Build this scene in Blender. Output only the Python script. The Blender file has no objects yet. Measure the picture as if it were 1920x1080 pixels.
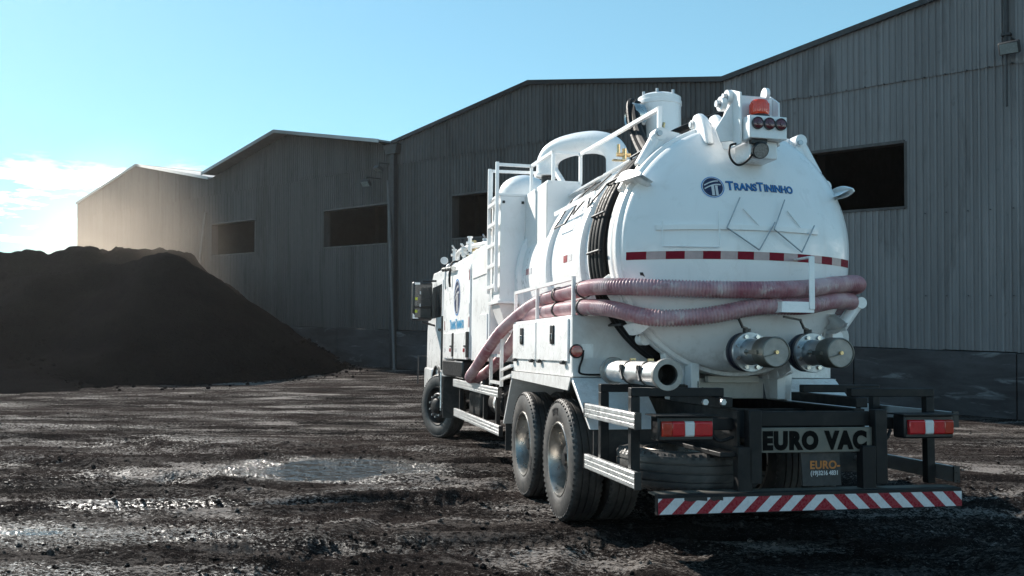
import bpy, bmesh, math, random
import numpy as np
from math import sin, cos, tan, pi, radians, sqrt, atan, atan2
from mathutils import Vector, Matrix, Quaternion

random.seed(7)
rng = np.random.default_rng(7)
scene = bpy.context.scene
COL = scene.collection

# ------------------------------------------------------------------ camera
CAMZ = 2.5
FPX = 1708.0
cam_data = bpy.data.cameras.new('camera')
cam_data.sensor_width = 36.0
cam_data.lens = FPX / 1920.0 * 36.0
cam_data.clip_start = 0.1
cam_data.clip_end = 2000.0
cam = bpy.data.objects.new('camera', cam_data)
COL.objects.link(cam)
cam.location = (0, 0, CAMZ)
cam.rotation_euler = (radians(90) + atan(23.0 / FPX), 0, 0)
scene.camera = cam

# ------------------------------------------------------------------ sun and sky
SUN_AZ = radians(42.5)       # left of the +Y axis
SUN_EL = radians(31.0)
sun_vec = Vector((-sin(SUN_AZ) * cos(SUN_EL), cos(SUN_AZ) * cos(SUN_EL), sin(SUN_EL)))
world = bpy.data.worlds.new('World')
scene.world = world
world.use_nodes = True
wn = world.node_tree.nodes
wl = world.node_tree.links
wn.clear()
w_out = wn.new('ShaderNodeOutputWorld')
w_bg = wn.new('ShaderNodeBackground')
w_sky = wn.new('ShaderNodeTexSky')
w_sky.sky_type = 'NISHITA'
w_sky.sun_disc = False
w_sky.sun_elevation = SUN_EL
w_sky.sun_rotation = -SUN_AZ
w_sky.altitude = 600
w_sky.air_density = 1.0
w_sky.dust_density = 0.2
w_sky.ozone_density = 0.6
w_tint = wn.new('ShaderNodeMix'); w_tint.data_type = 'RGBA'; w_tint.blend_type = 'MULTIPLY'
w_tint.inputs[0].default_value = 1.0
w_tint.inputs[7].default_value = (0.93, 1.52, 1.66, 1)
w_gam = wn.new('ShaderNodeGamma'); w_gam.inputs[1].default_value = 0.6
wl.new(w_sky.outputs[0], w_gam.inputs[0]); wl.new(w_gam.outputs[0], w_tint.inputs[6])
# low clouds, ringed round the horizon and over-bright to fill the shaded rear faces
w_geo = wn.new('ShaderNodeTexCoord')
w_sep = wn.new('ShaderNodeSeparateXYZ'); wl.new(w_geo.outputs['Generated'], w_sep.inputs[0])
w_map = wn.new('ShaderNodeMapping'); w_map.inputs['Scale'].default_value = (7.0, 7.0, 34.0)
w_map.inputs['Location'].default_value = (1.3, 0.4, 0.2)
wl.new(w_geo.outputs['Generated'], w_map.inputs[0])
w_noi = wn.new('ShaderNodeTexNoise'); w_noi.inputs['Scale'].default_value = 1.0
w_noi.inputs['Detail'].default_value = 9; w_noi.inputs['Roughness'].default_value = 0.62
wl.new(w_map.outputs[0], w_noi.inputs['Vector'])
w_r1 = wn.new('ShaderNodeMapRange'); w_r1.inputs[1].default_value = 0.495; w_r1.inputs[2].default_value = 0.66
wl.new(w_noi.outputs[0], w_r1.inputs[0])
w_r2 = wn.new('ShaderNodeMapRange'); w_r2.interpolation_type = 'SMOOTHSTEP'
w_r2.inputs[1].default_value = 0.15; w_r2.inputs[2].default_value = 0.11
wl.new(w_sep.outputs[2], w_r2.inputs[0])
w_mul = wn.new('ShaderNodeMath'); w_mul.operation = 'MULTIPLY'
wl.new(w_r1.outputs[0], w_mul.inputs[0]); wl.new(w_r2.outputs[0], w_mul.inputs[1])
w_cl = wn.new('ShaderNodeMix'); w_cl.data_type = 'RGBA'
w_cl.inputs[7].default_value = (28.0, 27.4, 26.6, 1)
wl.new(w_mul.outputs[0], w_cl.inputs[0]); wl.new(w_tint.outputs[2], w_cl.inputs[6])
wl.new(w_cl.outputs[2], w_bg.inputs[0])
w_bg.inputs[1].default_value = 0.100
wl.new(w_bg.outputs[0], w_out.inputs[0])

sun_data = bpy.data.lights.new('sun', 'SUN')
sun_data.energy = 4.8
sun_data.angle = radians(0.6)
sun_data.color = (1.0, 0.93, 0.84)
sun = bpy.data.objects.new('sun', sun_data)
COL.objects.link(sun)
sun.rotation_euler = (-sun_vec).to_track_quat('-Z', 'Y').to_euler()
sun.location = sun_vec * 60

scene.view_settings.view_transform = 'Standard'
scene.view_settings.look = 'None'
scene.view_settings.exposure = 0.92
scene.view_settings.gamma = 1.0
scene.render.engine = 'CYCLES'
scene.cycles.use_denoising = True
scene.cycles.max_bounces = 8
scene.cycles.volume_bounces = 0
HAZE = .00032
VEIL = .085

# ------------------------------------------------------------------ frames of reference
def Rz(a): return np.array([[cos(a), -sin(a), 0], [sin(a), cos(a), 0], [0, 0, 1.]])
def Rx(a): return np.array([[1., 0, 0], [0, cos(a), -sin(a)], [0, sin(a), cos(a)]])
def Ry(a): return np.array([[cos(a), 0, sin(a)], [0, 1., 0], [-sin(a), 0, cos(a)]])
TR = Rz(radians(12.84)) @ Rx(radians(-2.91)) @ Ry(radians(1.36))
TO = np.array([1.99, 6.014, CAMZ - 1.777])
TN = TR[:, 2]
def truck_plane(x, y):
    return TO[2] - (TN[0] * (x - TO[0]) + TN[1] * (y - TO[1])) / TN[2]
WY = radians(45.81)
WD = np.array([-sin(WY), cos(WY)])       # along the warehouse front, away from the camera
WN = np.array([cos(WY), sin(WY)])        # into the warehouse
W0 = np.array([9.836, 20.0])
W_ROT = atan2(WD[1], WD[0])
def wall_pt(t, off=0.0):
    p = W0 + WD * t + WN * off
    return float(p[0]), float(p[1])

# ------------------------------------------------------------------ noise in numpy
def _hash(ix, iy, seed):
    h = (ix.astype(np.int64) * 374761393 + iy.astype(np.int64) * 668265263 + seed * 974634777) & 0xffffffff
    h = ((h ^ (h >> 13)) * 1274126177) & 0xffffffff
    h = h ^ (h >> 16)
    return (h & 0xffff).astype(np.float64) / 65535.0
def vnoise(x, y, seed=0):
    ix = np.floor(x); iy = np.floor(y)
    fx = x - ix; fy = y - iy
    ux = fx * fx * fx * (fx * (fx * 6 - 15) + 10); uy = fy * fy * fy * (fy * (fy * 6 - 15) + 10)
    a = _hash(ix, iy, seed); b = _hash(ix + 1, iy, seed); c = _hash(ix, iy + 1, seed); d = _hash(ix + 1, iy + 1, seed)
    return (a * (1 - ux) + b * ux) * (1 - uy) + (c * (1 - ux) + d * ux) * uy - 0.5
def fbm(x, y, oct=4, seed=0, gain=0.5):
    s = np.zeros_like(x); a = 1.0; f = 1.0
    for o in range(oct):
        cs, sn = cos(o * 1.1), sin(o * 1.1)
        s += a * vnoise((x * cs - y * sn) * f + 17.3 * o, (x * sn + y * cs) * f - 9.1 * o, seed + o * 31)
        a *= gain; f *= 2.03
    return s
def sstep(a, b, x):
    t = np.clip((x - a) / (b - a), 0, 1)
    return t * t * (3 - 2 * t)

# ------------------------------------------------------------------ terrain height
PUDDLES = [  # centre x, y, half length, half width, angle, wobble
    (-2.15, 10.8, 0.78, 0.62, radians(12), 0.36),
    (-3.95, 6.95, 0.55, 0.15, radians(4), 0.30),
]
WETS = [(-1.7, 5.55, .45, .22, .1, 0), (-3.3, 8.2, .55, .22, .12, 0), (-2.5, 6.9, .5, .2, 0., 0), (-1.2, 9.2, .5, .22, 0., 0), (-3.1, 5.7, .5, .25, .1, 0), (-3.8, 6.85, .9, .40, .05, 0)]
def softmax(a, b, k): return k * np.logaddexp(a / k, b / k)
def base_height(x, y):
    z = truck_plane(x, y)
    z = softmax(z, np.zeros_like(z), 0.09) - 0.004
    z = -softmax(-z, -1.45 * np.ones_like(z), 0.12)
    # level strip along the warehouse foot
    s = (x - W0[0]) * WN[0] + (y - W0[1]) * WN[1]
    m = sstep(-5.0, -0.6, s)
    return z * (1 - m)
ARCS = [(-6.0, -14.0, 24.2, .045), (-2.0, -20.0, 28.4, .04), (2.0, -9.0, 17.8, .05), (-14.0, -4.0, 17.2, .05), (-3.0, -30.0, 41.5, .035),
            (4.0, -12.0, 19.3, .05), (-9.0, -10.0, 24.0, .045), (30.0, 12.0, 27.5, .04), (9., 4., 8.6, .035)]
def ruts(x, y):
    """pairs of wheel tracks pressed into the yard"""
    out = np.zeros_like(x)
    arcs = ARCS
    for i, (cx, cy, r, dep) in enumerate(arcs):
        d = np.hypot(x - cx, y - cy) - r + 0.15 * vnoise(x * .3, y * .3, 90 + i)
        ang = np.arctan2(y - cy, x - cx) * r
        for o in (0.0, 1.9):
            q = np.abs(d - o)
            tread = 0.35 * np.sign(np.sin(ang * 2 * pi / .11 + (d - o) * 16)) * sstep(.2, .1, q)
            fade = sstep(-.2, .15, vnoise(x * .22 + i * 3, y * .22, 140 + i))
            out += fade * dep * (-sstep(.26, .12, q) * (1 - .45 * tread) + .75 * np.exp(-((q - .34) / .1) ** 2))
    return out
def track_mask(x, y):
    out = np.zeros_like(x)
    for i, (cx, cy, r, dep) in enumerate(ARCS):
        d = np.hypot(x - cx, y - cy) - r + 0.15 * vnoise(x * .3, y * .3, 90 + i)
        fade = sstep(-.2, .15, vnoise(x * .22 + i * 3, y * .22, 140 + i))
        for o in (0.0, 1.9): out = np.maximum(out, fade * sstep(.30, .16, np.abs(d - o)))
    return out
WHEEL_SPOTS = []
for wy_, wx_ in ((2.06, .92), (3.32, .92), (9.1, 1.05)):
    for s_ in (-1, 1):
        WHEEL_SPOTS.append((TO + TR @ np.array([s_ * wx_, wy_, 0.]), .62))
def detail_height(x, y, dist):
    h = 0.035 * fbm(x * .45, y * .45, 3, 3)
    h += .78 * ruts(x, y)
    rough = .30 + .70 * sstep(-.15, .2, fbm(x * .5 + 7, y * .7, 3, 44))
    rough *= 1 - .75 * track_mask(x, y)
    near = 1.0 / (1.0 + (dist / 22.0) ** 2)
    # trodden clods
    c1 = fbm(x * 5, y * 5, 3, 11)
    c2 = np.abs(fbm(x * 11, y * 11, 3, 23))
    c3 = fbm(x * 27, y * 27, 2, 57)
    h += near * rough * (0.026 * c1 + 0.030 * (0.22 - c2) + 0.030 * c3)
    h += near * (.4 + .6 * rough) * 0.017 * fbm(x * 60, y * 60, 2, 77)
    return h
def ground_height(x, y):
    x = np.asarray(x, float); y = np.asarray(y, float)
    b = base_height(x, y)
    dist = np.hypot(x, y)
    h = detail_height(x, y, dist)
    s = (x - W0[0]) * WN[0] + (y - W0[1]) * WN[1]
    h *= 1 - .8 * sstep(-1.2, -.2, s)
    h *= 1 - sstep(60, 120, dist)
    for p, r in WHEEL_SPOTS:
        d = np.hypot(x - p[0], y - p[1])
        m = sstep(r, .3, d)
        h = h * (1 - m) + m * (-0.012)
    z = b + h
    for cx, cy, la, wb, an, wob in PUDDLES:
        dx = x - cx; dy = y - cy
        u = (dx * cos(an) + dy * sin(an)) / la; v = (-dx * sin(an) + dy * cos(an)) / wb
        q = np.sqrt(u * u + v * v) + wob * fbm(x * 2.2, y * 3.1, 3, 66)
        zw = float(base_height(np.array([cx]), np.array([cy]))[0]) - .02
        m = sstep(1.55, .9, q)
        z = z * (1 - m) + m * (zw + .020 * (q - 1.0) + .6 * h * sstep(.75, 1.1, q))
    return z
def gz(x, y): return float(ground_height(np.array([x]), np.array([y]))[0])

# ------------------------------------------------------------------ node helpers
def new_mat(name):
    m = bpy.data.materials.new(name); m.use_nodes = True
    nt = m.node_tree
    bsdf = nt.nodes['Principled BSDF']
    return m, nt, bsdf
def N(nt, t, **k):
    n = nt.nodes.new(t)
    for a, v in k.items():
        if a.startswith('i_'):
            key = a[2:]
            key = int(key) if key.isdigit() else key.replace('_', ' ')
            n.inputs[key].default_value = v
        else: setattr(n, a, v)
    return n
def L(nt, a, b): nt.links.new(a, b)
def c4(c): return (c[0], c[1], c[2], 1)
def noise(nt, vec, scale, detail=4, rough=.55, dist=0.0):
    n = N(nt, 'ShaderNodeTexNoise'); n.inputs['Scale'].default_value = scale
    n.inputs['Detail'].default_value = detail; n.inputs['Roughness'].default_value = rough; n.inputs['Distortion'].default_value = dist
    if vec is not None: L(nt, vec, n.inputs['Vector'])
    return n.outputs[0]
def mrange(nt, v, a, b, c=0., d=1.):
    n = N(nt, 'ShaderNodeMapRange'); n.inputs[1].default_value = a; n.inputs[2].default_value = b
    n.inputs[3].default_value = c; n.inputs[4].default_value = d; L(nt, v, n.inputs[0]); return n.outputs[0]
def mixc(nt, f, a, b):
    n = N(nt, 'ShaderNodeMix', data_type='RGBA')
    for s, v in ((0, f), (6, a), (7, b)):
        if hasattr(v, 'is_linked') or hasattr(v, 'links'): L(nt, v, n.inputs[s])
        else: n.inputs[s].default_value = v if s == 0 else c4(v)
    return n.outputs[2]
def mixf(nt, f, a, b):
    n = N(nt, 'ShaderNodeMix', data_type='FLOAT'); L(nt, f, n.inputs[0]); L(nt, a, n.inputs[2]); n.inputs[3].default_value = b
    return n.outputs[0]
def mixc_mul(nt, a, col):
    n = N(nt, 'ShaderNodeMix', data_type='RGBA', blend_type='MULTIPLY'); n.inputs[0].default_value = 1.; n.inputs[7].default_value = c4(col)
    L(nt, a, n.inputs[6]); return n.outputs[2]
def math_(nt, op, a, b):
    n = N(nt, 'ShaderNodeMath', operation=op)
    for s, v in ((0, a), (1, b)):
        if hasattr(v, 'links'): L(nt, v, n.inputs[s])
        else: n.inputs[s].default_value = v
    return n.outputs[0]
def bump(nt, bsdf, h, strength=.3, distance=.01):
    b = N(nt, 'ShaderNodeBump'); b.inputs['Strength'].default_value = strength; b.inputs['Distance'].default_value = distance
    L(nt, h, b.inputs['Height']); L(nt, b.outputs[0], bsdf.inputs['Normal'])
def pos(nt): return N(nt, 'ShaderNodeNewGeometry').outputs['Position']
def obj_co(nt): return N(nt, 'ShaderNodeTexCoord').outputs['Object']
def scaled(nt, v, s):
    n = N(nt, 'ShaderNodeMapping'); n.inputs['Scale'].default_value = s; L(nt, v, n.inputs[0]); return n.outputs[0]

def simple(name, col, rough=.5, metal=0., var=.25, dirt=None, dirt_amt=.4, nscale=6., coat=0., bmp=0., bscale=40., rvar=.12, spec=.5, trans=0., ior=1.45):
    m, nt, b = new_mat(name)
    v = obj_co(nt)
    n1 = noise(nt, v, nscale, 5, .6)
    f = mrange(nt, n1, .3, .75)
    dark = tuple(c * (1 - var) for c in col)
    c = mixc(nt, f, dark, col)
    if dirt is not None:
        n2 = noise(nt, v, nscale * .55, 8, .7, .6)
        g = mrange(nt, n2, .60 - .25 * dirt_amt, .78, 0, min(1., dirt_amt * 1.5))
        c = mixc(nt, g, c, dirt)
    L(nt, c, b.inputs['Base Color'])
    n3 = noise(nt, v, nscale * 3, 3)
    L(nt, mrange(nt, n3, .3, .7, max(0.02, rough - rvar), min(1, rough + rvar)), b.inputs['Roughness'])
    b.inputs['Metallic'].default_value = metal
    b.inputs['Coat Weight'].default_value = coat
    b.inputs['Coat Roughness'].default_value = .08
    b.inputs['Specular IOR Level'].default_value = spec
    if trans: b.inputs['Transmission Weight'].default_value = trans; b.inputs['IOR'].default_value = ior
    if bmp: bump(nt, b, noise(nt, v, bscale, 5), bmp, .004)
    return m

M = {}
def white_paint(name, amount):
    m, nt, b = new_mat(name)
    v = obj_co(nt)
    c = mixc(nt, mrange(nt, noise(nt, v, 1.6, 4, .6), .3, .7), (.83, .83, .825), (.88, .88, .872))
    runs = noise(nt, scaled(nt, v, (9., 9., .55)), 1., 6, .6, .2)                     # rain runs
    c = mixc(nt, mrange(nt, runs, .56, .74, 0, .38 * amount), c, (.42, .38, .34))
    spots = noise(nt, v, 3.4, 8, .72, .5)
    c = mixc(nt, mrange(nt, spots, .57, .72, 0, .5 * amount), c, (.40, .35, .30))
    sep = N(nt, 'ShaderNodeSeparateXYZ'); L(nt, v, sep.inputs[0])
    splash = math_(nt, 'ADD', mrange(nt, sep.outputs[2], .9, 1.9, .34, 0.), math_(nt, 'MULTIPLY', noise(nt, v, 11., 6, .75), .62))
    c = mixc(nt, mrange(nt, splash, .46, .60, 0, .8 * amount), c, (.30, .255, .215))   # mud thrown up by the wheels
    L(nt, c, b.inputs['Base Color'])
    L(nt, mrange(nt, spots, .4, .7, .26, .5), b.inputs['Roughness'])
    b.inputs['Coat Weight'].default_value = .4; b.inputs['Coat Roughness'].default_value = .1
    bump(nt, b, noise(nt, v, 5., 3), .05, .01)
    return m
M['white'] = white_paint('white_paint', .38)
M['white_dusty'] = simple('dusty_white_paint', (.78, .77, .75), .5, var=.07, dirt=(.36, .30, .25), dirt_amt=.42, nscale=3.0, coat=.1, bmp=.05, bscale=20)
M['cream'] = simple('grimy_cream_paint', (.66, .63, .57), .5, var=.12, dirt=(.2, .16, .13), dirt_amt=.5, nscale=4.)
M['black'] = simple('black_chassis_paint', (.010, .0105, .012), .5, var=.35, dirt=(.045, .040, .036), dirt_amt=.45, nscale=5., bmp=.1, bscale=60, spec=.25)
M['plastic'] = simple('black_plastic', (.015, .015, .017), .38, var=.3, dirt=(.06, .055, .05), dirt_amt=.3, nscale=8)
M['rubber'] = simple('tyre_rubber', (.025, .025, .026), .55, var=.3, dirt=(.12, .108, .098), dirt_amt=.8, nscale=5., bmp=.25, bscale=70)
M['rubber_dark'] = simple('black_rubber_hose', (.008, .008, .009), .6, var=.3, nscale=20, spec=.25)
M['alu'] = simple('brushed_aluminium', (.80, .80, .80), .42, 1.0, var=.14, nscale=9, rvar=.1, dirt=(.35, .33, .3), dirt_amt=.2)
M['chrome'] = simple('polished_steel', (.62, .60, .58), .24, 1.0, var=.2, nscale=5, rvar=.1, dirt=(.25, .22, .2), dirt_amt=.45, bmp=.04, bscale=30)
M['galv'] = simple('galvanised_steel', (.52, .54, .56), .4, .9, var=.25, nscale=14, dirt=(.25, .22, .2), dirt_amt=.3)
M['plate'] = simple('dull_name_plate', (.17, .165, .145), .5, .5, var=.25, nscale=5, dirt=(.12, .10, .08), dirt_amt=.35)
M['print_black'] = simple('black_print', (.004, .004, .004), .8, var=.2, nscale=10, spec=.1)
M['steel'] = simple('bare_steel_plate', (.24, .235, .21), .45, .7, var=.3, dirt=(.10, .085, .06), dirt_amt=.5, nscale=6)
M['rim'] = simple('dusty_alloy_rim', (.55, .53, .5), .34, .9, var=.35, nscale=6, dirt=(.18, .15, .12), dirt_amt=.6)
M['red'] = simple('red_reflector', (.30, .012, .028), .3, var=.2, coat=.5, nscale=20)
M['tape_red'] = simple('dark_red_tape', (.24, .004, .02), .6, var=.2, nscale=20, spec=.2)
M['tape_pale'] = simple('dusty_pale_tape', (.46, .34, .34), .4, var=.2, coat=.2, nscale=20)
M['cap'] = simple('dull_cap_plate', (.36, .34, .32), .5, .6, var=.25, nscale=9, dirt=(.16, .14, .12), dirt_amt=.4)
M['retro_white'] = simple('white_reflector', (.68, .68, .69), .3, var=.15, coat=.3, nscale=20, dirt=(.35, .3, .28), dirt_amt=.3)
M['dark_red'] = simple('dark_red_lens', (.11, .008, .02), .22, var=.3, coat=.8, nscale=20)
M['lens_red'] = simple('red_lamp_lens', (.55, .012, .02), .14, var=.25, coat=1., nscale=30)
M['lens_amber'] = simple('amber_lamp_lens', (.45, .03, .012), .14, var=.25, coat=1., nscale=30)
M['lens_white'] = simple('clear_lamp_lens', (.72, .72, .72), .12, var=.15, coat=1., nscale=30)
M['beacon'] = simple('orange_beacon_lens', (.95, .06, .01), .16, var=.2, coat=1., nscale=14)
M['blue'] = simple('blue_print', (.025, .21, .55), .35, var=.15, nscale=12)
M['navy'] = simple('navy_print', (.012, .022, .075), .35, var=.2, nscale=12)
M['blue_pale'] = simple('sky_blue_print', (.06, .36, .62), .35, var=.2, nscale=12)
M['orange'] = simple('orange_print', (.55, .2, .045), .6, var=.2, nscale=20)
M['flap'] = simple('grey_flap_rubber', (.045, .043, .042), .7, var=.3, dirt=(.12, .1, .085), dirt_amt=.5, nscale=8)
M['valve_blue'] = simple('dark_blue_cast_iron', (.014, .018, .04), .4, var=.3, nscale=10, bmp=.08, bscale=60)
M['glass'] = simple('cab_glass', (.02, .025, .028), .06, var=.2, nscale=4, spec=.8)
M['yellow'] = simple('yellow_sticker', (.7, .72, .05), .4, var=.2, nscale=30)
M['brass'] = simple('brass_fitting', (.62, .46, .25), .3, 1., var=.2, nscale=20)
M['lampface'] = simple('work_lamp_face', (.45, .44, .42), .3, .3, var=.5, nscale=60, bmp=.4, bscale=90)

# pink corrugated hose
def hose_mat():
    m, nt, b = new_mat('pink_hose_plastic')
    v = obj_co(nt)
    n1 = noise(nt, v, 3.2, 6, .62, .4)
    n2 = noise(nt, v, 9., 6, .65, .3)
    c = mixc(nt, mrange(nt, n1, .35, .65), (.34, .115, .145), (.58, .40, .41))
    c = mixc(nt, mrange(nt, n2, .56, .70, 0, .75), c, (.66, .58, .56))
    c = mixc(nt, mrange(nt, noise(nt, v, 5.1, 7, .7), .58, .72, 0, .8), c, (.16, .085, .085))
    L(nt, c, b.inputs['Base Color'])
    b.inputs['Roughness'].default_value = .38
    b.inputs['Subsurface Weight'].default_value = .12
    b.inputs['Subsurface Radius'].default_value = (.03, .012, .01)
    return m
M['hose'] = hose_mat()

# yard soil
def soil_mat():
    m, nt, b = new_mat('coal_stained_soil')
    p = pos(nt)
    big = noise(nt, scaled(nt, p, (.16, .5, .3)), 1., 5, .6, .4)
    mid = noise(nt, scaled(nt, p, (.7, 2.4, 1.)), 1., 7, .68, .7)
    fine = noise(nt, scaled(nt, p, (1., 1.7, 1.)), 17., 7, .74)
    speck = noise(nt, p, 70., 4, .65)
    c = mixc(nt, mrange(nt, big, .36, .64), (.0165, .0152, .0152), (.050, .039, .0365))
    crust = math_(nt, 'ADD', math_(nt, 'MULTIPLY', mid, .6), math_(nt, 'MULTIPLY', fine, .42))
    c = mixc(nt, mrange(nt, crust, .515, .575, 0, .92), c, (.122, .108, .101))
    c = mixc(nt, mrange(nt, fine, .52, .40, 0, .85), c, (.012, .011, .011))
    c = mixc(nt, mrange(nt, speck, .60, .70, 0, .7), c, (.33, .30, .27))
    c = mixc(nt, mrange(nt, speck, .42, .34, 0, .8), c, (.010, .009, .009))
    L(nt, c, b.inputs['Base Color'])
    pv = math_(nt, 'ADD', math_(nt, 'MULTIPLY', noise(nt, scaled(nt, p, (.42, 1.25, .5)), 1., 5, .6, .6), .62), math_(nt, 'MULTIPLY', noise(nt, scaled(nt, p, (1., 1.6, 1.)), 24., 5, .75), .50))
    c = mixc(nt, mrange(nt, pv, .612, .645, 0, .85), c, (.36, .33, .31))
    L(nt, c, b.inputs['Base Color'])
    wet0 = noise(nt, scaled(nt, p, (.30, .95, .5)), 1., 5, .6, .5)
    grain = noise(nt, scaled(nt, p, (1., 1.6, 1.)), 24., 5, .75)
    wet = math_(nt, 'ADD', wet0, math_(nt, 'MULTIPLY', math_(nt, 'SUBTRACT', grain, .56), 1.1))
    L(nt, mrange(nt, wet, .55, .66, .97, .42), b.inputs['Roughness'])
    L(nt, mrange(nt, wet, .55, .66, .0, .45), b.inputs['Specular IOR Level'])
    rough_s = b.inputs['Roughness'].links[0].from_socket; spec_s = b.inputs['Specular IOR Level'].links[0].from_socket
    coat_s = None
    for cx, cy, la, wb, an, wob in PUDDLES + WETS:
        mp = N(nt, 'ShaderNodeMapping', vector_type='TEXTURE'); mp.inputs['Location'].default_value = (cx, cy, 0)
        mp.inputs['Rotation'].default_value = (0, 0, an); mp.inputs['Scale'].default_value = (la, wb, 1000.)
        L(nt, p, mp.inputs[0])
        ln = N(nt, 'ShaderNodeVectorMath', operation='LENGTH'); L(nt, mp.outputs[0], ln.inputs[0])
        wm = mrange(nt, math_(nt, 'ADD', ln.outputs['Value'], math_(nt, 'MULTIPLY', math_(nt, 'ADD', mid, fine), 1.3)), 2.25 + 1.3 * wob, 2.8 + 1.3 * wob, 1., 0.)
        wm = math_(nt, 'MULTIPLY', wm, mrange(nt, grain, .50 - .16 * wob, .56 - .16 * wob, .0, 1.))
        rough_s = mixf(nt, wm, rough_s, .34 if wob == 0 else .18); spec_s = mixf(nt, wm, spec_s, .9)
        coat_s = wm if coat_s is None else math_(nt, 'MAXIMUM', coat_s, wm)
    L(nt, math_(nt, 'MULTIPLY', coat_s, mrange(nt, grain, .525, .57, .0, 1.)), b.inputs['Coat Weight']); b.inputs['Coat Roughness'].default_value = .22
    L(nt, rough_s, b.inputs['Roughness']); L(nt, spec_s, b.inputs['Specular IOR Level'])
    h = math_(nt, 'ADD', fine, math_(nt, 'MULTIPLY', speck, .6))
    bump(nt, b, h, 1.0, .075)
    L(nt, b.inputs['Normal'].links[0].from_socket, b.inputs['Coat Normal'])
    return m
M['soil'] = soil_mat()

def water_mat():
    m, nt, b = new_mat('muddy_water')
    b.inputs['Base Color'].default_value = (.055, .05, .045, 1)
    b.inputs['Roughness'].default_value = .05
    b.inputs['IOR'].default_value = 1.33
    b.inputs['Specular IOR Level'].default_value = .9
    bump(nt, b, noise(nt, pos(nt), 6., 3), 1., .075)
    return m
M['water'] = water_mat()

def coal_mat():
    m, nt, b = new_mat('coal_fines')
    p = pos(nt)
    n1 = noise(nt, p, .7, 6, .6)
    n2 = noise(nt, p, 14., 6, .7)
    n3 = noise(nt, p, 45., 3, .6)
    c = mixc(nt, mrange(nt, n1, .35, .65), (.0080, .0085, .0105), (.0125, .0125, .0138))
    c = mixc(nt, mrange(nt, n2, .58, .75, 0, .4), c, (.016, .015, .0155))
    L(nt, c, b.inputs['Base Color'])
    L(nt, mrange(nt, n3, .4, .7, .98, .75), b.inputs['Roughness'])
    b.inputs['Specular IOR Level'].default_value = 0.
    bump(nt, b, math_(nt, 'ADD', n2, math_(nt, 'ADD', math_(nt, 'MULTIPLY', n3, .5), math_(nt, 'MULTIPLY', noise(nt, p, 4., 5, .7), 1.6))), 1., .13)
    return m
M['coal'] = coal_mat()

def sheet_mat(name='weathered_corrugated_sheet', k=1., tint=(1, 1, 1)):
    m, nt, b = new_mat(name)
    v = pos(nt)
    oi = N(nt, 'ShaderNodeObjectInfo')
    st = noise(nt, scaled(nt, v, (5., 5., .16)), 1., 6, .6)          # long vertical streaks of dust
    bl = noise(nt, v, .35, 5, .6, .4)
    fi = noise(nt, scaled(nt, v, (1, 1, .5)), 7., 5, .65)
    c = mixc(nt, mrange(nt, st, .38, .64), (.066, .063, .063), (.112, .108, .108))
    c = mixc(nt, mrange(nt, bl, .38, .66, 0, .55), c, (.085, .078, .076))
    c = mixc(nt, mrange(nt, fi, .62, .78, 0, .7), c, (.035, .032, .031))
    c = mixc(nt, mrange(nt, oi.outputs['Random'], 0, 1, 0, .35), c, (.15, .147, .147))
    rn = noise(nt, scaled(nt, v, (2.2, 2.2, .7)), 1.7, 7, .7, .5)
    c = mixc(nt, mrange(nt, rn, .63, .74, 0, .4), c, (.062, .046, .038))
    dk = noise(nt, scaled(nt, v, (3., 3., .5)), .5, 6, .65, .8)
    c = mixc(nt, mrange(nt, dk, .54, .66, 0, .5), c, (.036, .034, .034))
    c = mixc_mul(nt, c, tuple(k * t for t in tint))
    L(nt, c, b.inputs['Base Color'])
    L(nt, mrange(nt, fi, .3, .7, .5, .75), b.inputs['Roughness'])
    b.inputs['Specular IOR Level'].default_value = .35
    bump(nt, b, fi, .15, .01)
    return m
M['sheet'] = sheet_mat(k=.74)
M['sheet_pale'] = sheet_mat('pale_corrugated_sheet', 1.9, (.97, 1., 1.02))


def concrete_mat():
    m, nt, b = new_mat('coal_stained_concrete')
    v = pos(nt)
    n1 = noise(nt, scaled(nt, v, (.5, .5, 2.2)), 1., 7, .65, .5)
    n2 = noise(nt, v, 9., 5, .65)
    c = mixc(nt, mrange(nt, n1, .40, .66), (.024, .023, .025), (.060, .060, .064))
    c = mixc(nt, mrange(nt, noise(nt, scaled(nt, v, (.6, .6, 3.)), 1.3, 6, .6, .8), .60, .70, 0, .8), c, (.17, .18, .185))
    c = mixc(nt, mrange(nt, n2, .55, .75, 0, .6), c, (.03, .028, .028))
    L(nt, c, b.inputs['Base Color'])
    b.inputs['Roughness'].default_value = .88
    bump(nt, b, n2, .35, .02)
    return m
M['concrete'] = concrete_mat()
M['fascia'] = simple('pale_roof_trim', (.40, .40, .40), .5, .1, var=.15, nscale=2.)
M['roofing'] = simple('grey_roof_sheeting', (.30, .30, .30), .55, .2, var=.2, nscale=1.2)
M['inside'] = simple('dark_interior', (.03, .03, .032), .9, var=.3, nscale=1.)  # one dark base colour for everything inside the halls
M['jamb'] = simple('grey_jamb_sheet', (.032, .032, .035), .6, var=.2, nscale=3)
M['pole'] = simple('faded_steel_pipe', (.13, .125, .125), .6, .1, var=.3, nscale=4)
M['lamp_glass'] = simple('floodlight_glass', (.22, .25, .25), .25, var=.1, coat=.6, nscale=8)
M['pipe_dark'] = simple('dark_downpipe', (.03, .03, .033), .6, var=.3, nscale=3)

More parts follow.
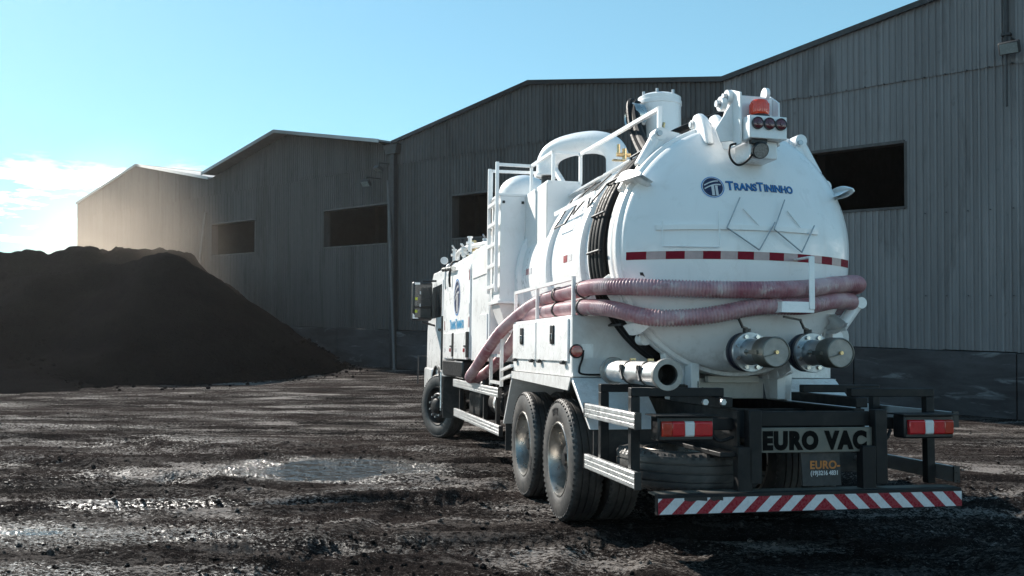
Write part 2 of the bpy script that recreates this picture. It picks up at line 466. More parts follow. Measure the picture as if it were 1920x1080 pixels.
# ------------------------------------------------------------------ mesh builder
class MB:
    def __init__(s): s.v = []; s.f = []
    def add(s, vs, fs):
        o = len(s.v); s.v += [tuple(map(float, p)) for p in vs]; s.f += [tuple(i + o for i in f) for f in fs]; return s
    def box(s, x0, x1, y0, y1, z0, z1, rot=None, piv=None):
        P = [Vector((x, y, z)) for z in (z0, z1) for y in (y0, y1) for x in (x0, x1)]
        if rot is not None:
            c = Vector(piv) if piv else Vector(((x0 + x1) / 2, (y0 + y1) / 2, (z0 + z1) / 2))
            P = [rot @ (p - c) + c for p in P]
        return s.add(P, [(0, 2, 3, 1), (4, 5, 7, 6), (0, 1, 5, 4), (2, 6, 7, 3), (0, 4, 6, 2), (1, 3, 7, 5)])
    def prism(s, poly, a, b, axis='x'):
        """poly in the two other axes, extruded along axis from a to b"""
        def P(u, w, t): return {'x': (t, u, w), 'y': (u, t, w), 'z': (u, w, t)}[axis]
        n = len(poly)
        vs = [P(u, w, a) for u, w in poly] + [P(u, w, b) for u, w in poly]
        fs = [tuple(range(n - 1, -1, -1)), tuple(range(n, 2 * n))] + [(i, (i + 1) % n, n + (i + 1) % n, n + i) for i in range(n)]
        return s.add(vs, fs)
    def frame(s, d):
        d = Vector(d).normalized()
        a = Vector((0, 0, 1)) if abs(d.z) < .9 else Vector((1, 0, 0))
        u = d.cross(a).normalized(); w = d.cross(u).normalized(); return d, u, w
    def lathe(s, prof, org, axis, n=32, a0=0., a1=2 * pi):
        """prof: list of (r, h) along axis from org"""
        d, u, w = s.frame(axis); org = Vector(org)
        full = abs(a1 - a0 - 2 * pi) < 1e-6
        k = n if full else n + 1
        vs = []
        for r, h in prof:
            for i in range(k):
                a = a0 + (a1 - a0) * i / n
                vs.append(org + d * h + (u * cos(a) + w * sin(a)) * r)
        fs = []
        for j in range(len(prof) - 1):
            for i in range(n if not full else k):
                i2 = (i + 1) % k
                fs.append((j * k + i, j * k + i2, (j + 1) * k + i2, (j + 1) * k + i))
        return s.add(vs, fs)
    def cyl(s, p0, p1, r0, r1=None, n=20):
        p0 = Vector(p0); p1 = Vector(p1); r1 = r0 if r1 is None else r1
        h = (p1 - p0).length
        return s.lathe([(0, 0), (r0, 0), (r1, h), (0, h)], p0, p1 - p0, n)
    def tube(s, pts, r, n=10, closed=False, cap=True):
        """sweep a circle; r a number or a list"""
        P = [Vector(p) for p in pts]; m = len(P)
        T = []
        for i in range(m):
            if closed: t = P[(i + 1) % m] - P[i - 1]
            else: t = P[min(i + 1, m - 1)] - P[max(i - 1, 0)]
            T.append(t.normalized())
        _, u, w = s.frame(T[0]); vs = []
        for i in range(m):
            if i:
                q = T[i - 1].rotation_difference(T[i]); u = q @ u
            u = (u - T[i] * u.dot(T[i])).normalized(); w = T[i].cross(u)
            rr = r[i] if hasattr(r, '__len__') else r
            for k in range(n):
                a = 2 * pi * k / n; vs.append(P[i] + (u * cos(a) + w * sin(a)) * rr)
        fs = []
        for i in range(m if closed else m - 1):
            j = (i + 1) % m
            for k in range(n): fs.append((i * n + k, i * n + (k + 1) % n, j * n + (k + 1) % n, j * n + k))
        if cap and not closed: fs += [tuple(range(n - 1, -1, -1)), tuple((m - 1) * n + k for k in range(n))]
        return s.add(vs, fs)
    def strut(s, pts, w=.04):
        """square section bar through points, mitred loosely by overlapping cylinders of 4 sides"""
        for a, b in zip(pts[:-1], pts[1:]):
            a = Vector(a); b = Vector(b); d = (b - a).normalized()
            up = Vector((0, 0, 1)) if abs(d.z) < .9 else Vector((0, 1, 0))
            u = d.cross(up).normalized() * w / 2; v = d.cross(u).normalized() * w / 2
            a2 = a - d * w * .49; b2 = b + d * w * .49
            s.add([a2 - u - v, a2 + u - v, a2 + u + v, a2 - u + v, b2 - u - v, b2 + u - v, b2 + u + v, b2 - u + v],
                  [(3, 2, 1, 0), (4, 5, 6, 7), (0, 1, 5, 4), (1, 2, 6, 5), (2, 3, 7, 6), (3, 0, 4, 7)])
        return s
    def mesh(s, name, sharp=35):
        me = bpy.data.meshes.new(name)
        me.from_pydata(s.v, [], s.f)
        bm = bmesh.new(); bm.from_mesh(me)
        bmesh.ops.remove_doubles(bm, verts=bm.verts, dist=1e-6)
        bmesh.ops.recalc_face_normals(bm, faces=bm.faces)
        bm.to_mesh(me); bm.free()
        me.polygons.foreach_set('use_smooth', [True] * len(me.polygons))
        me.set_sharp_from_angle(angle=radians(sharp))
        return me
    def build(s, name, m, parent=None, bevel=0., sharp=35):
        me = s.mesh(name, sharp)
        return link(name, me, m, parent, bevel)
def link(name, me, m, parent=None, bevel=0.):
    if m is not None and not me.materials: me.materials.append(M[m] if isinstance(m, str) else m)
    o = bpy.data.objects.new(name, me); COL.objects.link(o)
    if parent: o.parent = parent
    if bevel:
        md = o.modifiers.new('bevel', 'BEVEL'); md.width = bevel; md.segments = 2; md.limit_method = 'ANGLE'; md.angle_limit = radians(40)
    return o
def empty(name, loc=(0, 0, 0), rot=None, parent=None):
    o = bpy.data.objects.new(name, None); COL.objects.link(o); o.location = loc
    o.empty_display_size = .2
    if rot is not None: o.rotation_euler = rot
    if parent: o.parent = parent
    return o
def tag(o, label=None, cat=None, group=None, kind=None):
    if label: o['label'] = label
    if cat: o['category'] = cat
    if group: o['group'] = group
    if kind: o['kind'] = kind
    return o
def copy_tree(o, parent=None):
    c = o.copy(); COL.objects.link(c); c.parent = parent
    for ch in o.children: copy_tree(ch, c)
    return c
def catmull(pts, per=12):
    P = [Vector(p) for p in pts]; P = [P[0] * 2 - P[1]] + P + [P[-1] * 2 - P[-2]]; out = []
    for i in range(1, len(P) - 2):
        a, b, c, d = P[i - 1:i + 3]
        for k in range(per):
            t = k / per
            out.append(.5 * ((2 * b) + (c - a) * t + (2 * a - 5 * b + 4 * c - d) * t * t + (3 * b - a - 3 * c + d) * t ** 3))
    out.append(P[-2]); return out
def resample(pts, step):
    out = [pts[0].copy()]; acc = 0.
    for a, b in zip(pts[:-1], pts[1:]):
        l = (b - a).length; t = step - acc
        while t <= l:
            out.append(a + (b - a) * (t / l)); t += step
        acc = (acc + l) % step
    return out
def text_uv(body, size, offset=0., spacing=1.0):
    cu = bpy.data.curves.new('lettering_curve', 'FONT'); cu.body = body; cu.size = size
    cu.offset = offset; cu.extrude = .0015; cu.space_character = spacing; cu.resolution_u = 4
    ob = bpy.data.objects.new('lettering_curve', cu); COL.objects.link(ob)
    dg = bpy.context.evaluated_depsgraph_get()
    me = bpy.data.meshes.new_from_object(ob.evaluated_get(dg))
    v = np.array([p.co[:] for p in me.vertices]).reshape(-1, 3); f = [tuple(p.vertices) for p in me.polygons]
    bpy.data.objects.remove(ob); bpy.data.curves.remove(cu); bpy.data.meshes.remove(me)
    return v, f
def mapped(vf, fn):
    v, f = vf; mb = MB(); mb.add([fn(*p) for p in v], f); return mb

# ------------------------------------------------------------------ ground sheet
def build_ground():
    half = radians(40)
    inner = np.arange(-half, half + 1e-6, radians(.085))
    outer = np.linspace(half, 2 * pi - half, 92)[1:-1]
    ang = np.concatenate([inner, outer])                 # measured from +Y to the left
    rad = np.concatenate([np.linspace(.4, 3.2, 10)[:-1], 3.2 * 1.0053 ** np.arange(0, 470)])
    r = rad[-1]; far = []
    while r < 900: r *= 1.06; far.append(r)
    rad = np.concatenate([rad, far])
    A, R_ = np.meshgrid(ang, rad)
    X = -np.sin(A) * R_; Y = np.cos(A) * R_
    Z = ground_height(X.ravel(), Y.ravel())
    nv = X.size; na = len(ang); nr = len(rad)
    co = np.empty((nv + 1, 3)); co[:nv, 0] = X.ravel(); co[:nv, 1] = Y.ravel(); co[:nv, 2] = Z
    co[nv] = (0, 0, gz(0, 0.01))
    i = np.arange(nr - 1)[:, None] * na; j = np.arange(na)[None, :]; j2 = (j + 1) % na
    quads = np.stack([i + j, i + na + j, i + na + j2, i + j2], -1).reshape(-1, 4)[:, ::-1]
    tri = np.stack([np.full(na, nv), (np.arange(na) + 1) % na, np.arange(na)], -1)[:, ::-1]
    me = bpy.data.meshes.new('ground')
    me.vertices.add(nv + 1); me.vertices.foreach_set('co', co.ravel())
    nl = quads.size + tri.size
    me.loops.add(nl); me.loops.foreach_set('vertex_index', np.concatenate([quads.ravel(), tri.ravel()]).astype(np.int32))
    npoly = len(quads) + len(tri)
    starts = np.concatenate([np.arange(len(quads)) * 4, len(quads) * 4 + np.arange(len(tri)) * 3]).astype(np.int32)
    me.polygons.add(npoly); me.polygons.foreach_set('loop_start', starts)
    me.polygons.foreach_set('use_smooth', np.ones(npoly, dtype=bool))
    me.update(calc_edges=True)
    # make the sheet face upwards
    if me.polygons[10].normal.z < 0: me.flip_normals()
    o = link('ground', me, 'soil'); tag(o, 'rutted dark coal stained soil of the yard', None, None, 'structure')
    return o
build_ground()
PN = ['oval puddle with a bright rim in the middle of the yard', 'long thin puddle nearest the left edge of the picture']
for k, (cx, cy, la, wb, an, wob) in enumerate(PUDDLES):
    zw = float(base_height(np.array([cx]), np.array([cy]))[0]) - .02
    mb = MB(); n = 40; vs = []
    for q in (0, .5, 1.25):
        for i in range(n if q else 1):
            a = 2 * pi * i / n; u = q * la * cos(a); v = q * wb * sin(a)
            vs.append((cx + u * cos(an) - v * sin(an), cy + u * sin(an) + v * cos(an), zw))
    fs = [(0, 1 + i, 1 + (i + 1) % n) for i in range(n)] + [(1 + i, 1 + n + i, 1 + n + (i + 1) % n, 1 + (i + 1) % n) for i in range(n)]
    mb.add(vs, fs); o = mb.build('puddle', 'water'); tag(o, PN[k], None, None, 'structure')

# ------------------------------------------------------------------ warehouses
EAVE = 8.33
SHEDS = [  # t0 (near end), t1 (far end), ridge t, ridge z, openings [(ta, tb)], label
    (-8.14, 5.86, -1.14, 9.50, [(1.13, 5.38)], 'tall dark sheet clad shed on the right, rising behind the vacuum truck'),
    (5.86, 19.84, 12.88, 9.42, [(12.36, 16.61)], 'dark gabled shed in the middle, its ridge left of the truck tank'),
    (19.84, 33.87, 27.05, 9.62, [(20.12, 24.38), (29.67, 33.70)], 'dark gabled shed with two black openings and an overhanging roof edge'),
    (33.87, 50.34, 41.95, 9.80, [], 'farthest pale gabled shed behind the coal heap, without openings'),
]
WIN0, WIN1 = 4.62, 6.13
SHEETW = .9; RIB = .15
def rib_profile(x):
    f = (x / RIB) % 1.0
    return 0.
def sheet_mesh(x0, x1, zlo, ztop, yoff):
    """trapezoid-ribbed sheet from x0 to x1; zlo number, ztop function of x"""
    xs = []; ys = []
    x = x0
    nr = max(1, int(round((x1 - x0) / RIB))); w = (x1 - x0) / nr
    for i in range(nr):
        b = x0 + i * w
        for fr, d in ((0, 0), (.52, 0), (.64, .034), (.88, .034)):
            xs.append(b + fr * w); ys.append(d)
    xs.append(x1); ys.append(0)
    vs = []; n = len(xs)
    for k in range(n): vs.append((xs[k], yoff + ys[k], zlo))
    for k in range(n): vs.append((xs[k], yoff + ys[k], ztop(xs[k])))
    # give the sheet a real thickness
    for k in range(n): vs.append((xs[k], yoff + ys[k] - .006, zlo))
    for k in range(n): vs.append((xs[k], yoff + ys[k] - .006, ztop(xs[k])))
    fs = [(k, k + 1, n + k + 1, n + k) for k in range(n - 1)]
    fs += [(2 * n + k + 1, 2 * n + k, 3 * n + k, 3 * n + k + 1) for k in range(n - 1)]
    fs += [(k + 1, k, 2 * n + k, 2 * n + k + 1) for k in range(n - 1)] + [(n + k, n + k + 1, 3 * n + k + 1, 3 * n + k) for k in range(n - 1)]
    fs += [(0, n, 3 * n, 2 * n), (n - 1, 2 * n - 1 + 2 * n - n + 0 if False else 3 * n - 1, 4 * n - 1, 2 * n - 1)]
    mb = MB(); mb.add(vs, fs); return mb
DEPTH = 26.
for si, (t0, t1, tr, zr, wins, label) in enumerate(SHEDS):
    tm = (t0 + t1) / 2
    px_, py_ = wall_pt(tm)
    root = empty('warehouse', (px_, py_, 0), (0, 0, W_ROT))
    tag(root, label, 'warehouse', 'sheet clad warehouses')
    def top(x, tm=tm, tr=tr, zr=zr, t0=t0, t1=t1):
        t = x + tm
        return EAVE + (zr - EAVE) * ((t - t0) / (tr - t0) if t < tr else (t1 - t) / (t1 - tr)) - .03
    LAP = 7.60
    # sheet columns, broken at the openings and the ridge
    cuts = [t0, t1, tr] + [c for w in wins for c in w]
    cuts = sorted(set(cuts))
    for a, b in zip(cuts[:-1], cuts[1:]):
        n = max(1, int(round((b - a) / SHEETW))); w = (b - a) / n
        inwin = any(wa - .01 <= a and b <= wb + .01 for wa, wb in wins)
        for i in range(n):
            x0 = a + i * w - tm; x1 = x0 + w
            ja = random.uniform(-.02, .02); off = random.uniform(0, .012)
            rows = [(1.40, WIN0), (WIN1, LAP + ja)] if inwin else [(1.40, LAP + ja)]
            for zl, zh in rows:
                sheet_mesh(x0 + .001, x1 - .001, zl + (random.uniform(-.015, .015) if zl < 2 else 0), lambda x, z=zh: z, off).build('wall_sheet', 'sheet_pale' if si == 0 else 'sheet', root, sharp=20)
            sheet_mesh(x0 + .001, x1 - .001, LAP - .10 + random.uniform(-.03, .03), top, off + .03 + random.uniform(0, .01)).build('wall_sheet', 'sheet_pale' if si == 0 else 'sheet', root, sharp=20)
    # concrete plinth in cast panels
    nb = int(round((t1 - t0) / 3.5)); w = (t1 - t0) / nb
    for i in range(nb):
        x0 = t0 + i * w - tm
        MB().box(x0 + .012, x0 + w - .012, -.25, .075 + random.uniform(0, .02), -.3, 1.385 + random.uniform(-.008, .004)).build('concrete_panel', 'concrete', root, .012)
    # opening linings and trims
    for wa, wb in wins:
        xa, xb = wa - tm, wb - tm
        f = MB()
        f.box(xa - .02, xa + .04, -.28, .05, WIN0, WIN1); f.box(xb - .04, xb + .02, -.28, .05, WIN0, WIN1)
        f.box(xa + .04, xb - .04, -.28, .05, WIN0 - .03, WIN0 + .03); f.box(xa + .04, xb - .04, -.28, .05, WIN1 - .03, WIN1 + .04)
        f.build('opening_frame', 'sheet', root)
    # roof
    xa, xr, xb = t0 - tm, tr - tm, t1 - tm
    over = .70 if si == 2 else .12
    rf = MB()
    for (xl, zl, xh, zh) in ((xa, EAVE, xr, zr), (xb, EAVE, xr, zr)):
        if si == 2 and xl == xb: xl, zl = xb - .45, EAVE + .10
        rf.add([(xl, over, zl + .0), (xh, over, zh + .0), (xh, -DEPTH, zh), (xl, -DEPTH, zl), (xl, over, zl + .07), (xh, over, zh + .07), (xh, -DEPTH, zh + .07), (xl, -DEPTH, zl + .07)],
               [(0, 1, 2, 3), (7, 6, 5, 4), (0, 4, 5, 1), (3, 2, 6, 7), (0, 3, 7, 4), (1, 5, 6, 2)])
    roof = rf.build('roof', 'roofing', root)
    ft = MB()
    for (xl, zl, xh, zh) in ((xa, EAVE, xr, zr), (xb, EAVE, xr, zr)):
        if si == 2 and xl == xb: xl, zl = xb - .45, EAVE + .10
        ft.add([(xl, over + .003, zl - .05), (xh, over + .003, zh - .05), (xh, over + .003, zh + .085), (xl, over + .003, zl + .085),
                (xl, over + .04, zl - .05), (xh, over + .04, zh - .05), (xh, over + .04, zh + .085), (xl, over + .04, zl + .085)],
               [(0, 1, 2, 3), (7, 6, 5, 4), (0, 4, 5, 1), (3, 2, 6, 7), (0, 3, 7, 4), (1, 5, 6, 2)])
    ft.build('verge_trim', 'fascia' if si >= 2 else 'pipe_dark', roof)
    # back and side walls close the shed, so the openings look into a dark hall
    bk = MB()
    bk.add([(xa + .02, -DEPTH, -.2), (xb - .02, -DEPTH, -.2), (xb - .02, -DEPTH, EAVE), (xr, -DEPTH, zr), (xa + .02, -DEPTH, EAVE)], [(0, 1, 2, 3, 4)])
    bk.add([(xa + .02, -DEPTH, -.2), (xa + .02, -.26, -.2), (xa + .02, -.26, EAVE), (xa + .02, -DEPTH, EAVE)], [(0, 1, 2, 3)])
    bk.add([(xb - .02, -DEPTH, -.2), (xb - .02, -.26, -.2), (xb - .02, -.26, EAVE), (xb - .02, -DEPTH, EAVE)], [(0, 1, 2, 3)])
    bk.build('rear_wall', 'inside', root)
    if si == 3:   # outer flank of the last shed
        MB().box(xb - .015, xb + .05, -DEPTH, .03, -.2, EAVE - .02).build('flank_wall', 'sheet', root)
    # steel frame posts glimpsed behind the openings
    for tt in np.linspace(t0 + 1.2, t1 - 1.2, 4):
        MB().box(tt - tm - .12, tt - tm + .12, -3.4, -3.1, 0, 8.2).build('frame_post', 'inside', root)
    # rows of fixing screws along the purlin lines
    sc = MB()
    for zz in (7.52, 4.45, 2.6):
        x = xa + .3
        while x < xb - .3:
            if not any(wa - .1 < x + tm < wb + .1 for wa, wb in wins) or zz > 6.5:
                sc.cyl((x, .03, zz), (x, .085 if zz > 6.5 else .06, zz), .014, n=6)
            x += .45
    o = sc.build('sheet_screws', 'pipe_dark', root); o['kind'] = 'stuff'

def wall_obj(name, t, off, z, label, cat, group=None):
    x, y = wall_pt(t, off); o = empty(name, (x, y, z), (0, 0, W_ROT)); tag(o, label, cat, group); return o
# leaning pipes, lamps, dark shadow strip, cable pipe
def leaning_pipe(tb, zb, tt, zt, outb, label, r=.055):
    o = wall_obj('leaning_pipe', tb, -outb, zb, label, 'pipe', 'pipes leaning on the sheds')
    MB().cyl((0, 0, 0), (tt - tb, -outb + .16, zt - zb), r, n=12).build('pipe_body', 'pole', o)
    MB().cyl((0, 0, -.03), (0, 0, .06), r * 1.5, n=12).build('foot_collar', 'pole', o)
leaning_pipe(19.05, -.02, 19.98, 6.95, .6, 'thin pale pipe leaning on the wall below the twin floodlights')
leaning_pipe(34.8, -.05, 34.05, 6.7, .55, 'pale pipe standing against the far shed beside the coal heap', .065)
shade_strip = wall_obj('downpipe', 19.72, -.12, 0, 'dark vertical strip standing in for the shadow at the joint of the two middle sheds', 'downpipe')
MB().box(-.13, .13, -.1, .1, 0, 7.9).build('pipe_body', 'pipe_dark', shade_strip, .02)  # solid dark strip added for the shadow beside the leaning pipe
MB().prism([(-.3, 7.9), (.3, 7.9), (.38, 8.25), (-.38, 8.25)], -.16, .16, 'y').build('strip_head', 'pipe_dark', shade_strip)
dp2 = wall_obj('downpipe', -1.0, -.12, 0, 'vertical cable pipe at the right edge above the floodlight', 'downpipe')
MB().cyl((0, 0, 7.7), (0, 0, 9.4), .05, n=10).build('pipe_body', 'pipe_dark', dp2)
MB().cyl((0, 0, 6.6), (0, 0, 7.7), .02, n=8).build('cable', 'pipe_dark', dp2)
for zc in (8.1, 8.9): MB().box(-.09, .09, -.07, .07, zc, zc + .05).build('pipe_clip', 'pipe_dark', dp2)
def floodlight(t, off, z, label, tilt, yawl=0.):
    o = wall_obj('floodlight', t, off, z, label, 'floodlight', 'floodlights on the sheds')
    R = Matrix.Rotation(yawl, 3, 'Z') @ Matrix.Rotation(tilt, 3, 'X')
    body = MB().box(-.20, .20, -.06, .06, -.13, .13, R, (0, 0, 0)).build('lamp_housing', 'pipe_dark', o, .02)
    MB().box(-.17, .17, .061, .07, -.105, .105, R, (0, 0, 0)).build('lamp_glass', 'lamp_glass', o)
    MB().strut([(0, off + .02, .22), (0, -.02, .22), (0, -.02, .05)], .04).build('bracket_arm', 'pipe_dark', o)
floodlight(20.55, -.75, 6.85, 'lower of the two floodlights on the joint of the middle sheds', radians(-35), radians(10))
floodlight(20.0, -.6, 7.35, 'upper of the two floodlights on the joint of the middle sheds', radians(-60), radians(-10))
floodlight(-1.12, -.35, 7.78, 'single floodlight high on the right hand shed', radians(-25))

# ------------------------------------------------------------------ coal heaps
def heap(name, label, cones, seed, res=.15, crumb=.11):
    xs = [c[0] for c in cones]; ys = [c[1] for c in cones]
    x0, x1 = min(xs) - 11, max(xs) + 11; y0, y1 = min(ys) - 11, max(ys) + 11
    X, Y = np.meshgrid(np.arange(x0, x1, res), np.arange(y0, y1, res))
    wob = .55 * fbm(X * .35, Y * .35, 4, seed) ; wob2 = .55 * fbm(X * .35 + 40, Y * .35, 4, seed + 5)
    H = np.full(X.shape, -9.)
    for cx, cy, h, r in cones:
        d = np.hypot(X - cx + wob, Y - cy + wob2)
        k = h - d * h / r
        k = np.where(d < .9, h - .45 * h / r * (d * d / .9 + .9) , k)      # rounded tip
        H = np.maximum(H, k)
    H += crumb * fbm(X * 2.2, Y * 2.2, 5, seed + 9, .6) + .10 * fbm(X * .8, Y * .8, 3, seed + 3)
    # talus lumps at the foot
    H += np.where(H < .8, .12 * np.maximum(0, fbm(X * 3.1, Y * 3.1, 3, seed + 70)), 0)
    H = np.maximum(H, -.35)
    G = base_height(X.ravel(), Y.ravel()).reshape(X.shape)
    Z = G + H
    # stay clear of the warehouse plinth
    s = (X - W0[0]) * WN[0] + (Y - W0[1]) * WN[1]
    ny, nx = X.shape
    keep = (H > -.3) & (s < -.5)
    idx = -np.ones(X.size, int); kv = keep.ravel(); idx[kv] = np.arange(kv.sum())
    i = np.arange(ny - 1)[:, None] * nx; j = np.arange(nx - 1)[None, :]
    q = np.stack([i + j, i + j + 1, i + nx + j + 1, i + nx + j], -1).reshape(-1, 4)
    q = q[kv[q].all(1)]; q = idx[q]
    co = np.stack([X.ravel()[kv], Y.ravel()[kv], Z.ravel()[kv]], -1)
    c0 = co.mean(0); c0[2] = 0
    me = bpy.data.meshes.new(name); me.from_pydata((co - c0).tolist(), [], q.tolist())
    me.polygons.foreach_set('use_smooth', [True] * len(me.polygons))
    o = link(name, me, 'coal'); o.location = c0; tag(o, label, 'coal heap', 'coal heaps'); return o
hr_ = random.Random(5)
ridge_a = [(-12.4, 32.6, 4.50, 6.2)] + [(-12.4 - .9 * i, 32.55 - .06 * i + hr_.uniform(-.25, .25), 4.30 - .135 * i + hr_.uniform(-.06, .06), 6.1 - .16 * i) for i in range(1, 15)]
ridge_b = [(-14.2 - .8 * i, 38.0 + hr_.uniform(-.4, .4), 4.92 + hr_.uniform(-.12, .12), 6.2) for i in range(0, 17)]
heap('coal_heap', 'large smooth black coal heap in front, sloping down to the right', ridge_a, 5)
heap('coal_heap', 'lumpy crested coal heap farther back at the left edge', ridge_b, 21, .15, .22)
heap('coal_spill', 'low flat spill of coal fines at the left foot of the heaps', [(-17.5, 26.8, .55, 3.0), (-14.6, 26.4, .45, 2.6), (-20.5, 27.0, .6, 3.2)], 33)

# loose lumps of coal and stone
def pebbles(name, label, m, pts, smin, smax):
    base = bmesh.new(); bmesh.ops.create_icosphere(base, subdivisions=1, radius=1)
    bv = np.array([v.co[:] for v in base.verts]); bf = np.array([[v.index for v in f.verts] for f in base.faces]); base.free()
    n = len(pts); nv = len(bv)
    S = (smin * (smax / smin) ** (rng.random(n) ** 2.2))
    sc = rng.uniform(.6, 1.25, (n, 1, 3)) * np.array([1, 1, .7]); jit = rng.uniform(.75, 1.2, (n, nv, 1))
    a = rng.uniform(0, 2 * pi, n); ca, sa = np.cos(a), np.sin(a)
    V = bv[None] * sc * jit * S[:, None, None]
    V = np.stack([V[..., 0] * ca[:, None] - V[..., 1] * sa[:, None], V[..., 0] * sa[:, None] + V[..., 1] * ca[:, None], V[..., 2]], -1)
    V += pts[:, None, :] + np.array([0, 0, .35])[None, None] * S[:, None, None]
    F = bf[None] + (np.arange(n) * nv)[:, None, None]
    me = bpy.data.meshes.new(name); me.from_pydata(V.reshape(-1, 3).tolist(), [], F.reshape(-1, 3).tolist())
    o = link(name, me, m); tag(o, label, None, None, 'stuff'); return o
n = 8000
r = 3.6 * (34 / 3.6) ** rng.random(n); a = rng.uniform(-radians(36), radians(36), n)
P = np.stack([-np.sin(a) * r, np.cos(a) * r], -1)
s = (P[:, 0] - W0[0]) * WN[0] + (P[:, 1] - W0[1]) * WN[1]; P = P[s < -.3]
P3 = np.column_stack([P, ground_height(P[:, 0], P[:, 1])])
pebbles('gravel', 'small stones and clods strewn over the yard', 'soil', P3, .006, .03)
n = 500
a = rng.uniform(-2.6, .5, n); rr = 6.2 + rng.normal(0, .7, n)
P = np.stack([-12.5 + np.cos(a) * rr * (1 + .0 * a), 32.6 + np.sin(a) * rr], -1)
P3 = np.column_stack([P, ground_height(P[:, 0], P[:, 1]) + np.clip(4.3 - rr * 4.3 / 6.7, 0, 2)])
pebbles('coal_lumps', 'loose lumps of coal rolled down to the heap foot', 'coal', P3, .03, .11)

# ================================================================== the vacuum truck
truck = empty('vacuum_truck', tuple(TO))
truck.rotation_mode = 'QUATERNION'
truck.rotation_quaternion = Matrix(TR.tolist()).to_quaternion()
tag(truck, 'white vacuum tanker truck seen from behind, with pink hoses slung round its tank', 'truck')

# ---- chassis
ch = MB()
for s in (-1, 1):
    x0, x1 = sorted((s * .40, s * .48))
    ch.box(s * .47 - .01, s * .47 + .01, .14, 10.4, .76, 1.03)
    ch.box(min(s * .40, s * .48), max(s * .40, s * .48), .141, 10.39, 1.031, 1.045)
    ch.box(min(s * .40, s * .48), max(s * .40, s * .48), .141, 10.39, .745, .759)
ch.build('chassis_frame', 'black', truck)
for y in (.9, 2.7, 4.4, 6.2, 8.0):
    MB().box(-.455, .455, y - .05, y + .05, .78, 1.0).build('cross_member', 'black', truck, .01)
holes = MB()
for i in range(5):
    for j in range(2):
        holes.cyl((.459, .35 + i * .13, .85 + j * .09), (.455, .35 + i * .13, .85 + j * .09), .012, n=8)
o = holes.build('frame_rivets', 'galv', truck); o['kind'] = 'stuff'
# axles and the dark underside
for y in (2.06, 3.32): MB().cyl((-.9, y, .52), (.9, y, .52), .085, n=16).build('axle', 'black', truck)
MB().box(-.22, .22, 1.75, 2.35, .38, .72).build('differential', 'black', truck, .08)
MB().cyl((-.95, 9.4, .5), (.95, 9.4, .5), .06, n=12).build('axle', 'black', truck)
MB().box(-.40, .40, 8.3, 10.2, .6, 1.1).build('engine_block', 'black', truck, .05)
MB().box(-1.0, -.52, 6.5, 7.4, .48, 1.02).build('fuel_tank', 'black', truck, .07)
MB().box(.52, 1.0, 4.6, 6.9, .48, 1.02).build('fuel_tank', 'galv', truck, .07)
MB().cyl((-.78, 5.5, .74), (-.78, 6.3, .74), .16, n=24).build('air_tank', 'black', truck, .02)
MB().lathe([(.163, 0), (.168, .01), (.168, .09), (.163, .1)], (-.78, 5.86, .74), (0, 1, 0), 24).build('tank_strap', 'alu', truck)
MB().box(-.95, -.55, 4.5, 5.3, .55, 1.0).build('battery_box', 'black', truck, .03)
MB().box(-.97, -.95, 4.62, 4.95, .64, .9).build('battery_label', 'steel', truck)
MB().box(-.7, .7, 2.0, 8.6, 1.045, 1.16).build('sub_frame', 'black', truck, .01)

